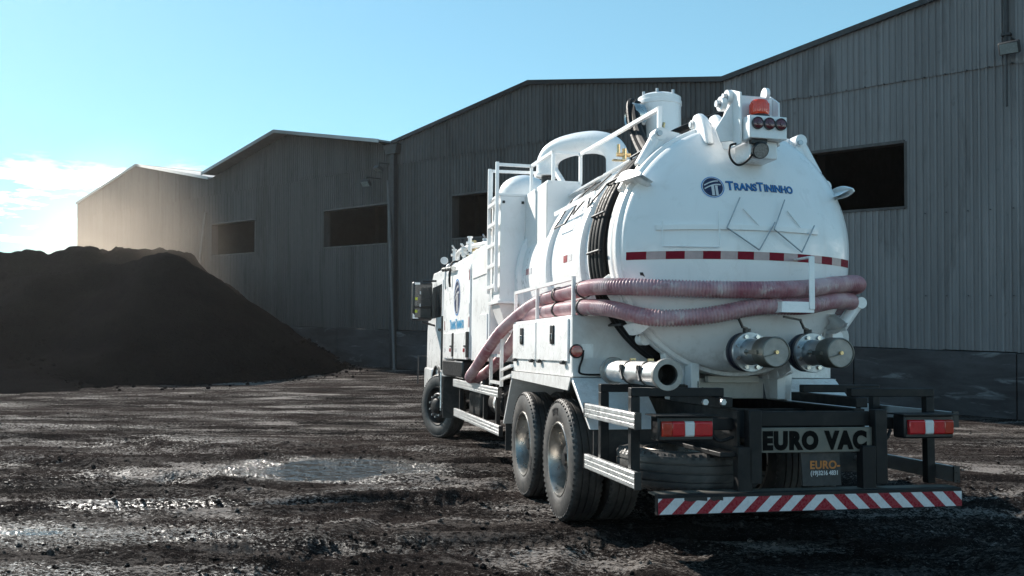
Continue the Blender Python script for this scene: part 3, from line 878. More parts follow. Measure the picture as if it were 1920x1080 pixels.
# ---- wheels
def tyre_profile(R=.51, w=.27):
    h = w / 2
    return [(.30, -h * .80), (.325, -h * .93), (.37, -h * 1.0), (.43, -h * .99), (.47, -h * .93), (.495, -h * .86), (R - .004, -h * .80), (R, -h * .70),
            (R, -h * .48), (R - .014, -h * .46), (R - .014, -h * .40), (R, -h * .38), (R, -h * .06), (R - .014, -h * .04), (R - .014, h * .04), (R, h * .06),
            (R, h * .38), (R - .014, h * .40), (R - .014, h * .46), (R, h * .48), (R, h * .70), (R - .004, h * .80), (.495, h * .86), (.47, h * .93), (.43, h * .99), (.37, h), (.325, h * .93), (.30, h * .8)]
def make_wheel(kind):
    """axis along x, outer side towards -x, centre at origin"""
    root = empty('wheel')
    t = MB().lathe(tyre_profile(), (0, 0, 0), (1, 0, 0), 72, ).mesh('tyre', 30)
    t = link('tyre', t, 'rubber', root)
    lug = MB()
    for i in range(60):
        a = 2 * pi * i / 60
        for s in (-1, 1):
            R = Matrix.Rotation(a, 3, 'X')
            P = [R @ Vector((s * x, y, z)) for x, y, z in ((.092, -.012, .497), (.124, -.012, .475), (.124, .012, .475), (.092, .012, .497), (.094, -.012, .5135), (.129, -.012, .49), (.129, .012, .49), (.094, .012, .5135))]
            lug.add(P, [(0, 1, 2, 3), (4, 7, 6, 5), (0, 4, 5, 1), (1, 5, 6, 2), (2, 6, 7, 3), (3, 7, 4, 0)])
    o = lug.build('tread_lugs', 'rubber', root); o['kind'] = 'stuff'
    if kind == 'dual':
        rp = [(.318, -.118), (.312, -.128), (.300, -.126), (.292, -.105), (.285, .0), (.272, .055), (.235, .075), (.15, .078), (.13, .07)]
        hub = [(.135, .075), (.13, -.02), (.115, -.045), (.06, -.055), (.055, -.075), (0, -.078)]
    else:
        rp = [(.318, -.118), (.312, -.128), (.300, -.126), (.285, -.10), (.265, -.05), (.235, -.09), (.20, -.125), (.15, -.13), (.12, -.12)]
        hub = [(.125, -.11), (.12, -.155), (.10, -.172), (.045, -.18), (0, -.182)]
    MB().lathe(rp, (0, 0, 0), (1, 0, 0), 56).build('rim', 'rim' if kind == 'dual' else 'black', root)
    MB().lathe(hub, (0, 0, 0), (1, 0, 0), 36).build('hub', 'black', root)
    hx = .078 if kind == 'dual' else -.13
    for i in range(10):
        a = 2 * pi * i / 10; r = .175
        MB().cyl((hx, r * cos(a), r * sin(a)), (hx - .035, r * cos(a), r * sin(a)), .016, n=6).build('wheel_nut', 'galv', root)
    if kind == 'dual':
        hand = MB()
        for i in range(8):
            a = 2 * pi * i / 8 + .2
            hand.lathe([(0, 0), (.026, 0)], (.0765, .25 * cos(a), .25 * sin(a)), (-1, 0, 0), 14)
        hand.build('hand_holes', 'plastic', root)
    # back disc keeps the wheel closed behind
    MB().lathe([(.30, .10), (.2, .105), (0, .105)], (0, 0, 0), (1, 0, 0), 32).build('inner_disc', 'black', root)
    return root
dual = make_wheel('dual')
tx_v, tx_f = text_uv('BTRI', .085, .002, 1.05)
def put_wheel(proto, loc, rz=0., rx=0., first=False):
    w = proto if first else copy_tree(proto)
    w.parent = truck; w.location = loc; w.rotation_euler = (rx, 0, rz); return w
rear_left = put_wheel(dual, (-1.055, 2.06, .50), 0, 2.1, True)
mid_left = put_wheel(dual, (-1.055, 3.34, .50), 0, .4)
for y, a in ((2.06, .7), (3.34, 1.4)):
    put_wheel(dual, (-.735, y, .50), pi, a); put_wheel(dual, (1.055, y, .50), pi, a + .3); put_wheel(dual, (.735, y, .50), 0, a)
# moulded tyre lettering, around the upper sidewall of the rear-left tyre
def tyre_text(wheel, body, a_mid, size=.085):
    vf = text_uv(body, size, .003, 1.05); v = vf[0]; w = v[:, 0].max()
    rx = wheel.rotation_euler.x
    def fn(u, q, e):
        a = a_mid - (u - w / 2) / .41 - rx; r = .375 + q
        xx = -.136 - e * .6
        return (xx, r * cos(a), r * sin(a))
    return mapped(vf, fn).build('lettering', 'plastic', wheel)
tyre_text(rear_left, 'BTRI', radians(83))
tyre_text(mid_left, 'BTRI', radians(200), .07)
steer = make_wheel('steer')
put_wheel(steer, (-1.06, 9.4, .50), radians(24), .3, True)
put_wheel(steer, (1.06, 9.4, .50), pi + radians(24), .3)
# spare, lying flat under the tail
sp = copy_tree(dual); sp.name = 'spare_wheel'; sp.parent = truck; sp.location = (-.56, .78, .60); sp.rotation_euler = (0, radians(90), .3)
for c in list(sp.children):
    if c.name.startswith('lettering'): bpy.data.objects.remove(c)
MB().box(-.62, -.50, .1, 1.5, .735, .765).build('spare_carrier', 'black', truck, .004)

# ---- tail: bumper, plate, lamps, guard frames
bp = MB().box(-1.10, 1.13, .0, .05, .385, .515).build('rear_bumper', 'black', truck, .004)
MB().box(-1.10, 1.13, .052, .16, .503, .515).build('bumper_ledge', 'steel', bp)
for x in (-.46, .46): MB().box(x - .05, x + .05, .06, .14, .40, .80).build('bumper_bracket', 'black', truck, .005)
# slanted stripes with the chevron at the centre
sw = .0835
z0, z1 = .392, .492
xc = .08
def stripe(xb, s, colr):
    """one parallelogram: bottom edge starts at xb, leaning towards the centre at the top"""
    sh = .105 * s
    poly = [(xb, z0), (xb + sw, z0), (xb + sw + sh, z1), (xb + sh, z1)]
    lo, hi = (-1.096, xc) if s > 0 else (xc, 1.126)
    # clip to the tape's ends
    out = []
    for lim, sign in ((lo, 1), (hi, -1)):
        src = poly if not out else out; res = []
        for i in range(len(src)):
            a, b = src[i], src[(i + 1) % len(src)]
            ia = (a[0] - lim) * sign >= -1e-9; ib = (b[0] - lim) * sign >= -1e-9
            if ia: res.append(a)
            if ia != ib:
                t = (lim - a[0]) / (b[0] - a[0]); res.append((lim, a[1] + t * (b[1] - a[1])))
        out = res
        if len(out) < 3: return
    area = sum(out[i][0] * out[(i + 1) % len(out)][1] - out[(i + 1) % len(out)][0] * out[i][1] for i in range(len(out))) / 2
    if abs(area) < 2e-4: return
    MB().prism(out, -.0025, -.0005, 'y').build('stripe', colr, bp)
k = 0; x = xc
while x > -1.45:
    x -= sw; stripe(x, 1, 'red' if k % 2 == 0 else 'retro_white'); k += 1
k = 0; x = xc
while x < 1.4:
    stripe(x, -1, 'red' if k % 2 == 0 else 'retro_white'); x += sw; k += 1
# worn patch on the tape, as in life: bare metal scrapes
sc_ = MB()
for x, w in ((-.92, .16), (-.74, .09)):
    sc_.prism([(x, .478), (x + w * .3, .468), (x + w * .6, .476), (x + w, .47), (x + w, .494), (x, .494)], -.0032, -.0026, 'y')
sc_.build('tape_scrape', 'plastic', bp)
# builder's plate across the tail
pl = MB().box(-.34, .51, .10, .115, .757, .925).build('name_plate', 'plate', truck, .004)
def flat_rear(vf, x, z, y): return mapped(vf, lambda u, v, e: (x + u, y - e - .002, z + v))
vf = text_uv('EURO VAC', .16, .011, 1.16); wid = vf[0][:, 0].max(); kx = .78 / wid
mapped(vf, lambda u, v, e: (-.315 + u * kx, .098 - e, .785 + v * .98)).build('lettering', 'print_black', pl)
gap = MB()
for i in range(8): gap.box(-.315 + .0975 * i + .03, -.315 + .0975 * i + .045, .0935, .0955, .84, .848)
MB().box(-.43, -.34, .06, .14, .56, 1.045).build('tail_post', 'black', truck, .005)
MB().box(.51, .60, .06, .14, .54, 1.045).build('tail_post', 'black', truck, .005)
MB().box(-.34, .51, .13, .20, .93, 1.03).build('tail_cross_member', 'black', truck, .005)
for x, z in ((-.55, 1.09), (-.68, 1.09), (.46, .70)):
    MB().cyl((x, .215, z), (x, .19, z), .022, n=6).build('bolt', 'galv', truck)
fl = MB().prism([(-.02, .755), (.27, .755), (.285, .53), (-.005, .53)], .125, .135, 'y').build('mud_flap', 'flap', truck)
vf = text_uv('EURO-', .075, .002, 1.05); flat_rear(vf, .045, .645, .124).build('lettering', 'orange', fl)
vf = text_uv('(19)3216 4831', .042, .0008, .98); kx = .205 / vf[0][:, 0].max()
mapped(vf, lambda u, v, e: (.05 + u * kx, .122 - e, .602 + v)).build('lettering', 'retro_white', fl)
for s in (-1, 1):
    xa, xb = (-1.05, -.70) if s < 0 else (.76, 1.11)
    lm = MB().box(xa - .02, xb + .02, .07, .20, .845, 1.005).build('tail_lamp', 'plastic', truck, .012)
    MB().box(xa - .05, xb + .05, .03, .22, 1.006, 1.014).build('lamp_shield', 'black', lm)
    segs = [('amber_lens', 'lens_amber', .0, .20), ('red_lens', 'lens_red', .20, .45), ('clear_lens', 'lens_white', .45, .64), ('red_lens', 'lens_red', .64, 1.)]
    for nm, mt, a, b in segs:
        if s > 0: a, b = 1 - b, 1 - a
        p = MB()
        prof = [(.875, .069), (.875, .05), (.885, .04), (.965, .04), (.975, .05), (.975, .069)]
        p.prism([(y, z) for z, y in prof], xa + (xb - xa) * a + .001, xa + (xb - xa) * b - .001, 'x')
        p.build(nm, mt, lm, .003)
    # arm carrying the lamp
    MB().box(min(xa, xb) + .05 if s < 0 else .60, -.43 if s < 0 else xb - .05, .21, .27, .90, .98).build('lamp_arm', 'black', truck, .005)
    MB().tube(catmull([(s * .68, .14, .9), (s * .62, .12, .84), (s * .5, .16, .86)], 6), .012, 8).build('lamp_cable', 'rubber_dark', truck)
# aluminium guard rails at both flanks of the tail, with their frames
for s in (-1, 1):
    for z0_, z1_ in ((.535, .64), (.92, 1.022)):
        xo = s * 1.205; xi = s * 1.17
        m_ = MB().box(min(xo, xi), max(xo, xi), .13, 1.22, z0_, z1_)
        for q in range(3):
            zz = z0_ + (z1_ - z0_) * (q + .5) / 3
            m_.box(min(xo, xo + s * .002), max(xo, xo + s * .002), .135, 1.215, zz - .012, zz + .012)
        r_ = m_.build('guard_rail', 'alu', truck, .004)
        for y in (.115, 1.222):
            MB().box(min(s * 1.165, s * 1.21), max(s * 1.165, s * 1.21), y, y + .014, z0_ - .004, z1_ + .004).build('end_cap', 'plastic', r_)
    for y in (.34, .98):
        MB().box(min(s * 1.10, s * 1.165), max(s * 1.10, s * 1.165), y - .03, y + .03, .50, 1.12).build('guard_post', 'black', truck, .005)
        MB().box(min(s * .49, s * 1.165), max(s * .49, s * 1.165), y - .032, y + .032, 1.121, 1.18).build('guard_arm', 'black', truck, .005)
    MB().box(min(s * .47, s * .56), max(s * .47, s * .56), .22, 1.1, 1.05, 1.119).build('guard_mount', 'black', truck, .005)

# ---- rear wheel fenders: sloped white sheets over the tandem
for s in (-1, 1):
    xo, xi = s * 1.19, s * .60
    a, b = min(xo, xi), max(xo, xi)
    outer = [(1.12, .83), (1.62, 1.205), (3.78, 1.205), (4.22, .63)]
    inner = [(4.18, .63), (3.76, 1.175), (1.635, 1.175), (1.155, .83)]
    MB().prism(outer + inner, a, b, 'x').build('wheel_fender', 'white', truck, .004)
    # hanging edge of the fender on the outside
    e = [(1.62, 1.206), (3.78, 1.206), (3.78, 1.135), (1.70, 1.10)]
    MB().prism(e, min(xo, xo + s * .012), max(xo, xo + s * .012), 'x').build('fender_edge', 'white', truck)
    MB().box(min(s * .62, s * 1.16), max(s * .62, s * 1.16), 1.135, 1.145, .48, .83).build('rear_mud_flap', 'flap', truck)
    MB().box(min(s * .62, s * 1.16), max(s * .62, s * 1.16), 4.21, 4.22, .34, .66).build('front_mud_flap', 'flap', truck)

# ---- equipment boxes over the tandem, left one with two doors
for s in (-1, 1):
    a, b = min(s * 1.18, s * .60), max(s * 1.18, s * .60)
    MB().box(a, b, 1.67, 3.79, 1.21, 1.715).build('side_box', 'white', truck, .006)
    for y0, y1, hy in ((1.73, 2.76, 2.19), (2.81, 3.75, 3.33)):
        d = MB().box(min(s * 1.182, s * 1.197), max(s * 1.182, s * 1.197), y0, y1, 1.335, 1.69).build('cabinet_door', 'white', truck, .004)
        l = MB().box(min(s * 1.198, s * 1.21), max(s * 1.198, s * 1.21), hy - .055, hy + .055, 1.48, 1.645).build('door_latch', 'plastic', d, .006)
        MB().box(min(s * 1.211, s * 1.218), max(s * 1.211, s * 1.218), hy - .03, hy + .03, 1.495, 1.57).build('latch_tongue', 'chrome', d, .003)
        for y in (y0 + .12, y1 - .12):
            MB().cyl((s * 1.205, y - .035, 1.325), (s * 1.205, y + .035, 1.325), .018, n=10).build('hinge', 'plastic', d)
# the box's rear wall reaches in under the tank
MB().box(-1.178, -.37, 1.655, 1.669, 1.21, 1.715).build('rear_panel', 'white_dusty', truck)
MB().box(-1.178, -.30, 1.63, 1.654, 1.215, 1.245).build('panel_lip', 'white_dusty', truck)
ml = MB().lathe([(0, 0), (.045, 0), (.05, .012), (.046, .03), (.0, .034)], (-1.145, 1.655, 1.42), (0, -1, 0), 24).build('marker_lamp', 'lens_amber', truck)
MB().lathe([(.046, -.002), (.058, .0), (.058, .014), (.046, .016)], (-1.145, 1.655, 1.42), (0, -1, 0), 24).build('lamp_rim', 'plastic', ml)
MB().box(-1.10, -1.0, 1.648, 1.6545, 1.36, 1.48).build('inspection_plate', 'white', truck)
MB().tube(catmull([(-1.09, 1.63, 1.43), (-1.10, 1.625, 1.36), (-1.125, 1.625, 1.28), (-1.1, 1.625, 1.235), (-.9, 1.622, 1.23)], 6), .009, 6).build('lamp_cable', 'rubber_dark', truck)
# rail on top that keeps the hose in
rl = MB()
for y in (1.67, 2.86, 3.77): rl.strut([(-1.165, y, 1.72), (-1.165, y, 2.02)], .03)
rl.strut([(-1.165, 1.67, 2.02), (-1.165, 3.77, 2.02)], .03)
rl.build('hose_rail', 'white', truck)
rl = MB()
for y in (1.67, 2.86, 3.77): rl.strut([(1.165, y, 1.72), (1.165, y, 2.02)], .03)
rl.strut([(1.165, 1.67, 2.02), (1.165, 3.77, 2.02)], .03)
rl.build('hose_rail', 'white', truck)

# ---- tank
TZ, TRr = 2.24, .94
tank = MB().lathe([(.80, 5.0), (.90, 4.92), (TRr, 4.75), (TRr, 1.20)], (0, 0, TZ), (0, 1, 0), 96).build('tank_shell', 'white', truck, sharp=50)
MB().lathe([(0, 5.2), (.4, 5.16), (.8, 5.0)], (0, 0, TZ), (0, 1, 0), 64).build('front_end', 'white', tank)
for y, w in ((4.55, .15), (3.32, .17), (2.18, .19)):
    MB().lathe([(TRr - .01, -w / 2), (TRr + .045, -w / 2 + .01), (TRr + .05, -w / 2 + .03), (TRr + .05, w / 2 - .03), (TRr + .045, w / 2 - .01), (TRr - .01, w / 2)], (0, y, TZ), (0, 1, 0), 96).build('stiffener_ring', 'white', tank)
for y, z, c in ((4.20, 2.28, 'red'), (4.06, 2.28, 'retro_white'), (2.70, 2.28, 'red'), (2.54, 2.28, 'retro_white'), (1.93, 2.28, 'red'), (1.82, 2.28, 'retro_white')):
    MB().box(-TRr - .003, -TRr + .012, y - .06, y + .06, z - .03, z + .035).build('reflector_patch', c, tank)
# mating flanges and the door
MB().lathe([(TRr - .01, 1.30), (1.0, 1.295), (1.005, 1.285), (1.005, 1.215), (1.0, 1.205), (TRr - .01, 1.20)], (0, 0, TZ), (0, 1, 0), 96).build('tank_flange', 'white', tank)
MB().lathe([(.955, 1.205), (.955, 1.175)], (0, 0, TZ), (0, 1, 0), 96).build('gasket', 'rubber_dark', tank)
DR, DD, YR = .965, .36, 1.04
RS = (DR * DR + DD * DD) / (2 * DD)
YP = YR - DD
def dome_y(x, z, off=0.):
    r2 = min(x * x + (z - TZ) ** 2, RS * RS * .98)
    return YP + (RS - sqrt(RS * RS - r2)) - off
prof = []
for i in range(25):
    r = DR * i / 24; prof.append((r, YP + RS - sqrt(RS * RS - r * r)))
prof += [(DR + .006, YR + .03), (DR + .006, 1.10), (1.0, 1.105), (1.005, 1.115), (1.005, 1.165), (1.0, 1.175), (.95, 1.175)]
door = MB().lathe(prof, (0, 0, TZ), (0, 1, 0), 112).build('rear_door', 'white', truck, sharp=40)
# reflective band across the door
band_z0, band_z1 = 2.115, 2.175
nseg = 15
edges = np.linspace(-.945, .945, nseg + 1)
for i in range(nseg):
    a, b = edges[i], edges[i + 1]; n = 5; vs = []
    for z in (band_z0, band_z1):
        for k in range(n + 1):
            x = a + (b - a) * k / n; vs.append((x, dome_y(x, z, .003), z))
    MB().add(vs, [(k, k + 1, n + 1 + k + 1, n + 1 + k) for k in range(n)]).build('reflective_band', 'tape_red' if i % 2 == 0 else 'tape_pale', door)
# lettering and emblem, wrapped on the dished door
def on_dome(vf, x, z, off, kx=1., kz=1., shear=0.):
    return mapped(vf, lambda u, v, e: (x + u * kx, dome_y(x + u * kx, z + v * kz, off + e), z + v * kz))
def word_on(fn_build, x, z, big, small, gap=.0):
    """small capitals: big initials T, the rest small"""
    cx = x; out = []
    for body, sz in (('T', big), ('RANS', small), ('T', big), ('ININHO', small)):
        vf = text_uv(body, sz, .0, 1.0); w = vf[0][:, 0].max()
        out.append((body, sz, cx, w)); cx += w + sz * .06
    return out, cx - x
items, tot = word_on(None, 0, 0, .098, .078)
TX0, TX1, TZ0 = -.245, .315, 2.645
kx = (TX1 - TX0) / tot
for lay, mt, off, so in ((0, 'navy', .003, .0036), (1, 'blue', .006, .0005)):
    acc = MB()
    for body, sz, cx, w in items:
        vf = text_uv(body, sz, so, 1.0)
        mm = on_dome(vf, TX0 + cx * kx, TZ0, off, kx); acc.add(mm.v, mm.f)
    acc.build('lettering', mt, door)
def disc_on(cx, cz, r0, r1, off, mt, n=40, par=door):
    vs = []; rings = np.linspace(r0, r1, 4)
    for r in rings:
        for i in range(n):
            a = 2 * pi * i / n; x = cx + r * cos(a); z = cz + r * sin(a); vs.append((x, dome_y(x, z, off), z))
    fs = [(j * n + i, j * n + (i + 1) % n, (j + 1) * n + (i + 1) % n, (j + 1) * n + i) for j in range(3) for i in range(n)]
    MB().add(vs, fs).build('emblem', mt, par)
LX, LZ = -.345, 2.665
disc_on(LX, LZ, .001, .073, .004, 'navy'); disc_on(LX, LZ, .073, .0775, .0042, 'retro_white'); disc_on(LX, LZ, .0775, .084, .004, 'blue')
def strokes():
    """white roads: two uprights and three curving lanes, in emblem units"""
    out = []
    for a, b in ((-.012, .008), (.016, .034)):
        out.append([(a, -.066), (b, -.066), (b, .012), (a, .012)])
    for q, wdt in ((0, .010), (1, .010), (2, .009)):
        up = []; lo = []
        for k in range(9):
            t = k / 8; x = -.062 + .12 * t; z = -.018 + q * .022 + .034 * sin(t * pi * .62) + .006 * q
            if x * x + z * z > .069 ** 2 or x * x + (z + wdt) ** 2 > .069 ** 2: continue
            up.append((x, z + wdt)); lo.append((x, z))
        out.append(lo + up[::-1])
    return out
def strokes_mb(place):
    mb = MB()
    for poly in strokes():
        m2 = len(poly) // 2
        vs = [place(*p) for p in poly]
        mb.add(vs, [tuple(range(len(vs)))] if len(vs) == 4 else [(i, i + 1, len(vs) - 2 - i, len(vs) - 1 - i) for i in range(m2 - 1)])
    return mb
strokes_mb(lambda u, v: (LX + u, dome_y(LX + u, LZ + v, .0065), LZ + v)).build('emblem', 'retro_white', door)
# placard holders: a bracket strip and three wire frames
hb = MB(); n = 12; vs = []
for z in (2.335, 2.372):
    for k in range(n + 1):
        x = -.76 + 1.28 * k / n; vs.append((x, dome_y(x, 2.35, .02), z))
for z in (2.372, 2.335):
    for k in range(n + 1):
        x = -.76 + 1.28 * k / n; vs.append((x, dome_y(x, 2.35, .003), z))
kk = n + 1
for r_ in range(4):
    for k in range(n): hb.add([], []) if False else None
hb.add(vs, [(r_ * kk + k, r_ * kk + k + 1, ((r_ + 1) % 4) * kk + k + 1, ((r_ + 1) % 4) * kk + k) for r_ in range(4) for k in range(n)])
hb.build('holder_strip', 'white', door)
def wire(pts, r=.0055): return MB().tube([Vector(p) for p in pts], r, 6)
def ring_wire(pts2, off):
    mb = MB()
    for a, b in zip(pts2[:-1], pts2[1:]): mb.tube([Vector((a[0], dome_y(a[0], a[1], off), a[1])), Vector((b[0], dome_y(b[0], b[1], off), b[1]))], .0052, 6)
    return mb
ring_wire([(-.725, 2.40), (-.725, 2.21), (-.335, 2.20), (-.335, 2.47)], .035).build('placard_holder', 'white', door)
for cx in (-.04, .33):
    ring_wire([(cx - .13, 2.58), (cx - .245, 2.345), (cx - .0, 2.185), (cx + .135, 2.40)], .04).build('placard_holder', 'galv', door)
    ring_wire([(cx - .1, 2.50), (cx + .02, 2.37), (cx + .05, 2.345)], .012).build('placard_holder', 'white', door)
# small square plate and paint chips
MB().add([(x, dome_y(x, z, .006), z) for x, z in ((-.03, 1.70), (.12, 1.70), (.12, 1.75), (-.03, 1.75))], [(0, 1, 2, 3)]).build('serial_plate', 'white_dusty', door)
MB().add([(x, dome_y(x, z, .003), z) for x, z in ((-.855, 2.02), (-.835, 2.02), (-.82, 1.985), (-.835, 1.995), (-.85, 1.998))], [(0, 1, 2, 3, 4)]).build('paint_chip', 'plastic', door)
# hose hook
hk = MB(); hx = .30
y_ = dome_y(hx, 2.13)
hk.box(hx - .022, hx + .022, .49, .502, 1.745, 2.135); hk.box(hx - .022, hx + .022, .50, y_ + .02, 2.125, 2.137)
hk.box(hx - .24, hx + .022, .50, .512, 1.72, 1.80); hk.box(hx - .24, hx - .22, .50, dome_y(hx - .2, 1.76) + .02, 1.72, 1.80)
hk.build('hose_hook', 'white', door, .003)

# clamps round the rim: curved fins on lugs
def rim_pt(a, r): return Vector((r * sin(a), 0, TZ + r * cos(a)))
for a in (radians(-60), radians(62), radians(-127), radians(125), radians(160)):
    root = MB()
    d = Vector((sin(a), 0, cos(a))); t = Vector((cos(a), 0, -sin(a)))
    for sgn in (-1, 1):
        vs = []; n = 7
        for k in range(n + 1):
            q = k / n; y = 1.20 - .30 * q
            out_ = 1.07 - .06 * q ** 2
            inn = .955 if y > YR else sqrt(max(RS * RS - (RS - (y - YP)) ** 2, .01)) * .985
            inn = min(max(inn, .90), out_ - .012)
            for rr in (inn, out_):
                vs.append(d * rr + t * (sgn * .014) + Vector((0, y, TZ)))
        root.add(vs, [(2 * k, 2 * k + 1, 2 * k + 3, 2 * k + 2) for k in range(n)])
    # outer edge plate, widening like a leaf
    vs = []; n = 9
    for k in range(n + 1):
        q = k / n; y = 1.23 - .36 * q; w = .045 * sin(pi * (.30 + .66 * q)) + .006
        out_ = 1.075 - .06 * q ** 2
        for sg in (-1, 1): vs.append(d * out_ + t * (sg * w) + Vector((0, y, TZ)))
        for sg in (-1, 1): vs.append(d * (out_ + .012) + t * (sg * w) + Vector((0, y, TZ)))
    fs = []
    for k in range(n):
        b0 = 4 * k
        fs += [(b0, b0 + 1, b0 + 5, b0 + 4), (b0 + 2, b0 + 6, b0 + 7, b0 + 3), (b0, b0 + 4, b0 + 6, b0 + 2), (b0 + 1, b0 + 3, b0 + 7, b0 + 5)]
    fs += [(0, 2, 3, 1), (4 * n, 4 * n + 1, 4 * n + 3, 4 * n + 2)]
    root.add(vs, fs)
    cl = root.build('door_clamp', 'white', truck)
    c = d * 1.0 + Vector((0, 1.24, TZ))
    MB().cyl(c - t * .07, c + t * .07, .045, n=16).build('clamp_pivot', 'white_dusty', cl)

# hydraulic rams beside the door, with lugs
def ram(p0, p1, k=.5, r=.045):
    a = Vector(p0); b = Vector(p1); d = (b - a).normalized(); m = a + (b - a) * k
    body = MB().cyl(a, m, r, n=18).build('door_ram', 'white', truck, .004)
    MB().cyl(m, b, r * .5, n=14).build('ram_rod', 'chrome', body)
    s = d.cross(Vector((0, 1, 0))).normalized()
    for e in (a, b): MB().cyl(e - Vector((0, .06, 0)), e + Vector((0, .06, 0)), r * .95, n=16).build('ram_eye', 'white', body)
    return body
ram((-.60, 1.24, 3.15), (-.84, 1.24, 2.72), .62, .055)
ram((.63, 1.24, 3.17), (.85, 1.24, 2.80), .75, .055)
for s in (-1, 1):
    MB().prism([(s * .62, 3.20), (s * .66, 3.13), (s * .48, 2.93), (s * .33, 3.08), (s * .40, 3.19), (s * .53, 3.21)], 1.285, 1.30, 'y').build('ram_lug', 'white', truck)
    MB().prism([(s * .62, 3.18), (s * .68, 3.12), (s * .62, 2.92), (s * .52, 2.96)], 1.19, 1.20, 'y').build('ram_lug', 'white', truck)
    MB().cyl((s * .615, 1.16, 3.15), (s * .615, 1.31, 3.15), .022, n=10).build('pivot_pin', 'galv', truck)
# low right: lift ram and its horn
MB().prism([(.62, 1.80), (.86, 1.90), (1.10, 1.90), (1.145, 1.86), (1.12, 1.80), (.90, 1.79), (.72, 1.70)], 1.17, 1.20, 'y').build('lift_horn', 'white_dusty', truck, .004)
ram((1.10, 1.14, 1.84), (.88, 1.14, 1.56), .72, .05)
MB().lathe([(0, 0), (.12, 0), (.12, .02), (0, .02)], (.99, 1.30, 1.56), (0, -1, 0), 28).build('pivot_disc', 'white_dusty', truck)
ram((-1.0, 1.30, 1.95), (-.70, 1.30, 1.52), .55, .05)
MB().prism([(-1.05, 1.98), (-.98, 2.03), (-.86, 1.92), (-.78, 1.70), (-.86, 1.72)], 1.31, 1.33, 'y').build('lift_horn', 'white_dusty', truck)
# supports and the grimy sill beneath the tank
for s in (-1, 1):
    MB().prism([(s * .52, 1.05), (s * .36, 1.05), (s * .30, 1.36), (s * .40, 1.52), (s * .56, 1.42)], 1.20, 1.30, 'y').build('tank_leg', 'white', truck, .006)
    MB().box(min(s * .33, s * .40), max(s * .33, s * .40), 1.06, 1.19, 1.06, 1.34).build('hinge_block', 'white_dusty', truck, .006)
for y in (3.0, 4.6):
    MB().prism([(-.7, 1.05), (.7, 1.05), (.78, 1.55), (.5, 1.38), (0, 1.29), (-.5, 1.38), (-.78, 1.55)], y - .06, y + .06, 'y').build('tank_saddle', 'white_dusty', truck)
MB().box(-.38, .38, 1.38, 1.46, 1.05, 1.215).build('rear_sill', 'cream', truck, .006)
MB().box(-.15, .30, 1.30, 1.36, 1.18, 1.235).build('drain_tray', 'cream', truck, .006)
chn = MB()
for i in range(12):
    z = 1.19 - i * .018
    chn.tube([Vector((-.36, 1.02, z)) + Vector(((cos(a) * .006) if i % 2 else 0, 0 if i % 2 else cos(a) * .006, sin(a) * .012)) for a in np.linspace(0, 2 * pi, 9)[:-1]], .0025, 5, closed=True)
chn.build('safety_chain', 'steel', truck)
MB().tube(catmull([(-.42, 1.1, 1.16), (-.46, 1.0, 1.08), (-.38, .95, 1.07), (-.33, 1.0, 1.15)], 8), .012, 7).build('drain_hose', 'rubber_dark', truck)

# conduit bundle hugging the tank between the rings
def arc(y, r, a0, a1, n=60): return [Vector((r * sin(a), y, TZ + r * cos(a))) for a in np.linspace(a0, a1, n)]
for i, (y, r_) in enumerate(((1.70, .046), (1.615, .046), (1.53, .046), (1.45, .040))):
    MB().tube(arc(y, TRr + .048, radians(-26 - 2 * i), radians(-156 + 3 * i)), r_, 12).build('hydraulic_hose', 'rubber_dark', truck)
for i, y in enumerate((1.395, 1.36)):
    MB().tube(arc(y, TRr + .025, radians(-18 - i * 3), radians(-146)), .016, 8).build('hydraulic_hose', 'rubber_dark', truck)
for a in range(-40, -140, -17):
    p0, p1 = [Vector((r * sin(radians(a)), 1.5, TZ + r * cos(radians(a)))) for r in (TRr, TRr + .115)]
    t = Vector((cos(radians(a)), 0, -sin(radians(a))))
    mb = MB(); mb.tube([p + t * .0 for p in (Vector((p1.x, 1.34, p1.z)), Vector((p1.x, 1.66, p1.z)))], .010, 6); mb.tube([Vector((p0.x, 1.66, p0.z)), Vector((p1.x, 1.66, p1.z))], .009, 6)
    mb.build('hose_clip', 'plastic', truck)
# hoses climbing to the loop and the door's top
MB().tube(catmull([(-.52, 1.55, 3.06), (-.44, 1.9, 3.2), (-.40, 2.2, 3.42), (-.37, 2.38, 3.66), (-.33, 2.44, 3.73), (-.29, 2.46, 3.66), (-.31, 2.36, 3.40), (-.36, 2.2, 3.2)], 10), .045, 10).build('hydraulic_hose', 'rubber_dark', truck)
MB().tube(catmull([(-.56, 1.60, 3.03), (-.48, 1.95, 3.18), (-.44, 2.25, 3.42), (-.41, 2.42, 3.70), (-.35, 2.50, 3.78), (-.28, 2.52, 3.69), (-.28, 2.42, 3.40), (-.3, 2.2, 3.22)], 10), .03, 8).build('hydraulic_hose', 'rubber_dark', truck)
MB().lathe([(.10, -.05), (.115, -.06), (.125, -.05), (.125, .05), (.115, .06), (.10, .05)], (-.34, 2.44, 3.62), (1, .15, 0), 28, ).build('hose_guide', 'chrome', truck)
MB().tube(catmull([(-.62, 1.66, 2.98), (-.50, 1.60, 3.12), (-.36, 1.5, 3.24), (-.15, 1.42, 3.33), (.05, 1.40, 3.40), (.2, 1.38, 3.36), (.28, 1.34, 3.25)], 10), .030, 8).build('hydraulic_hose', 'rubber_dark', truck)
MB().tube(catmull([(-.34, 1.36, 3.14), (-.24, 1.33, 3.22), (-.16, 1.33, 3.20), (-.08, 1.34, 3.18)], 8), .02, 8).build('hydraulic_hose', 'rubber_dark', truck)
MB().cyl((-.22, 1.36, 3.19), (-.05, 1.36, 3.20), .028, n=14).build('hose_coupling', 'galv', truck)
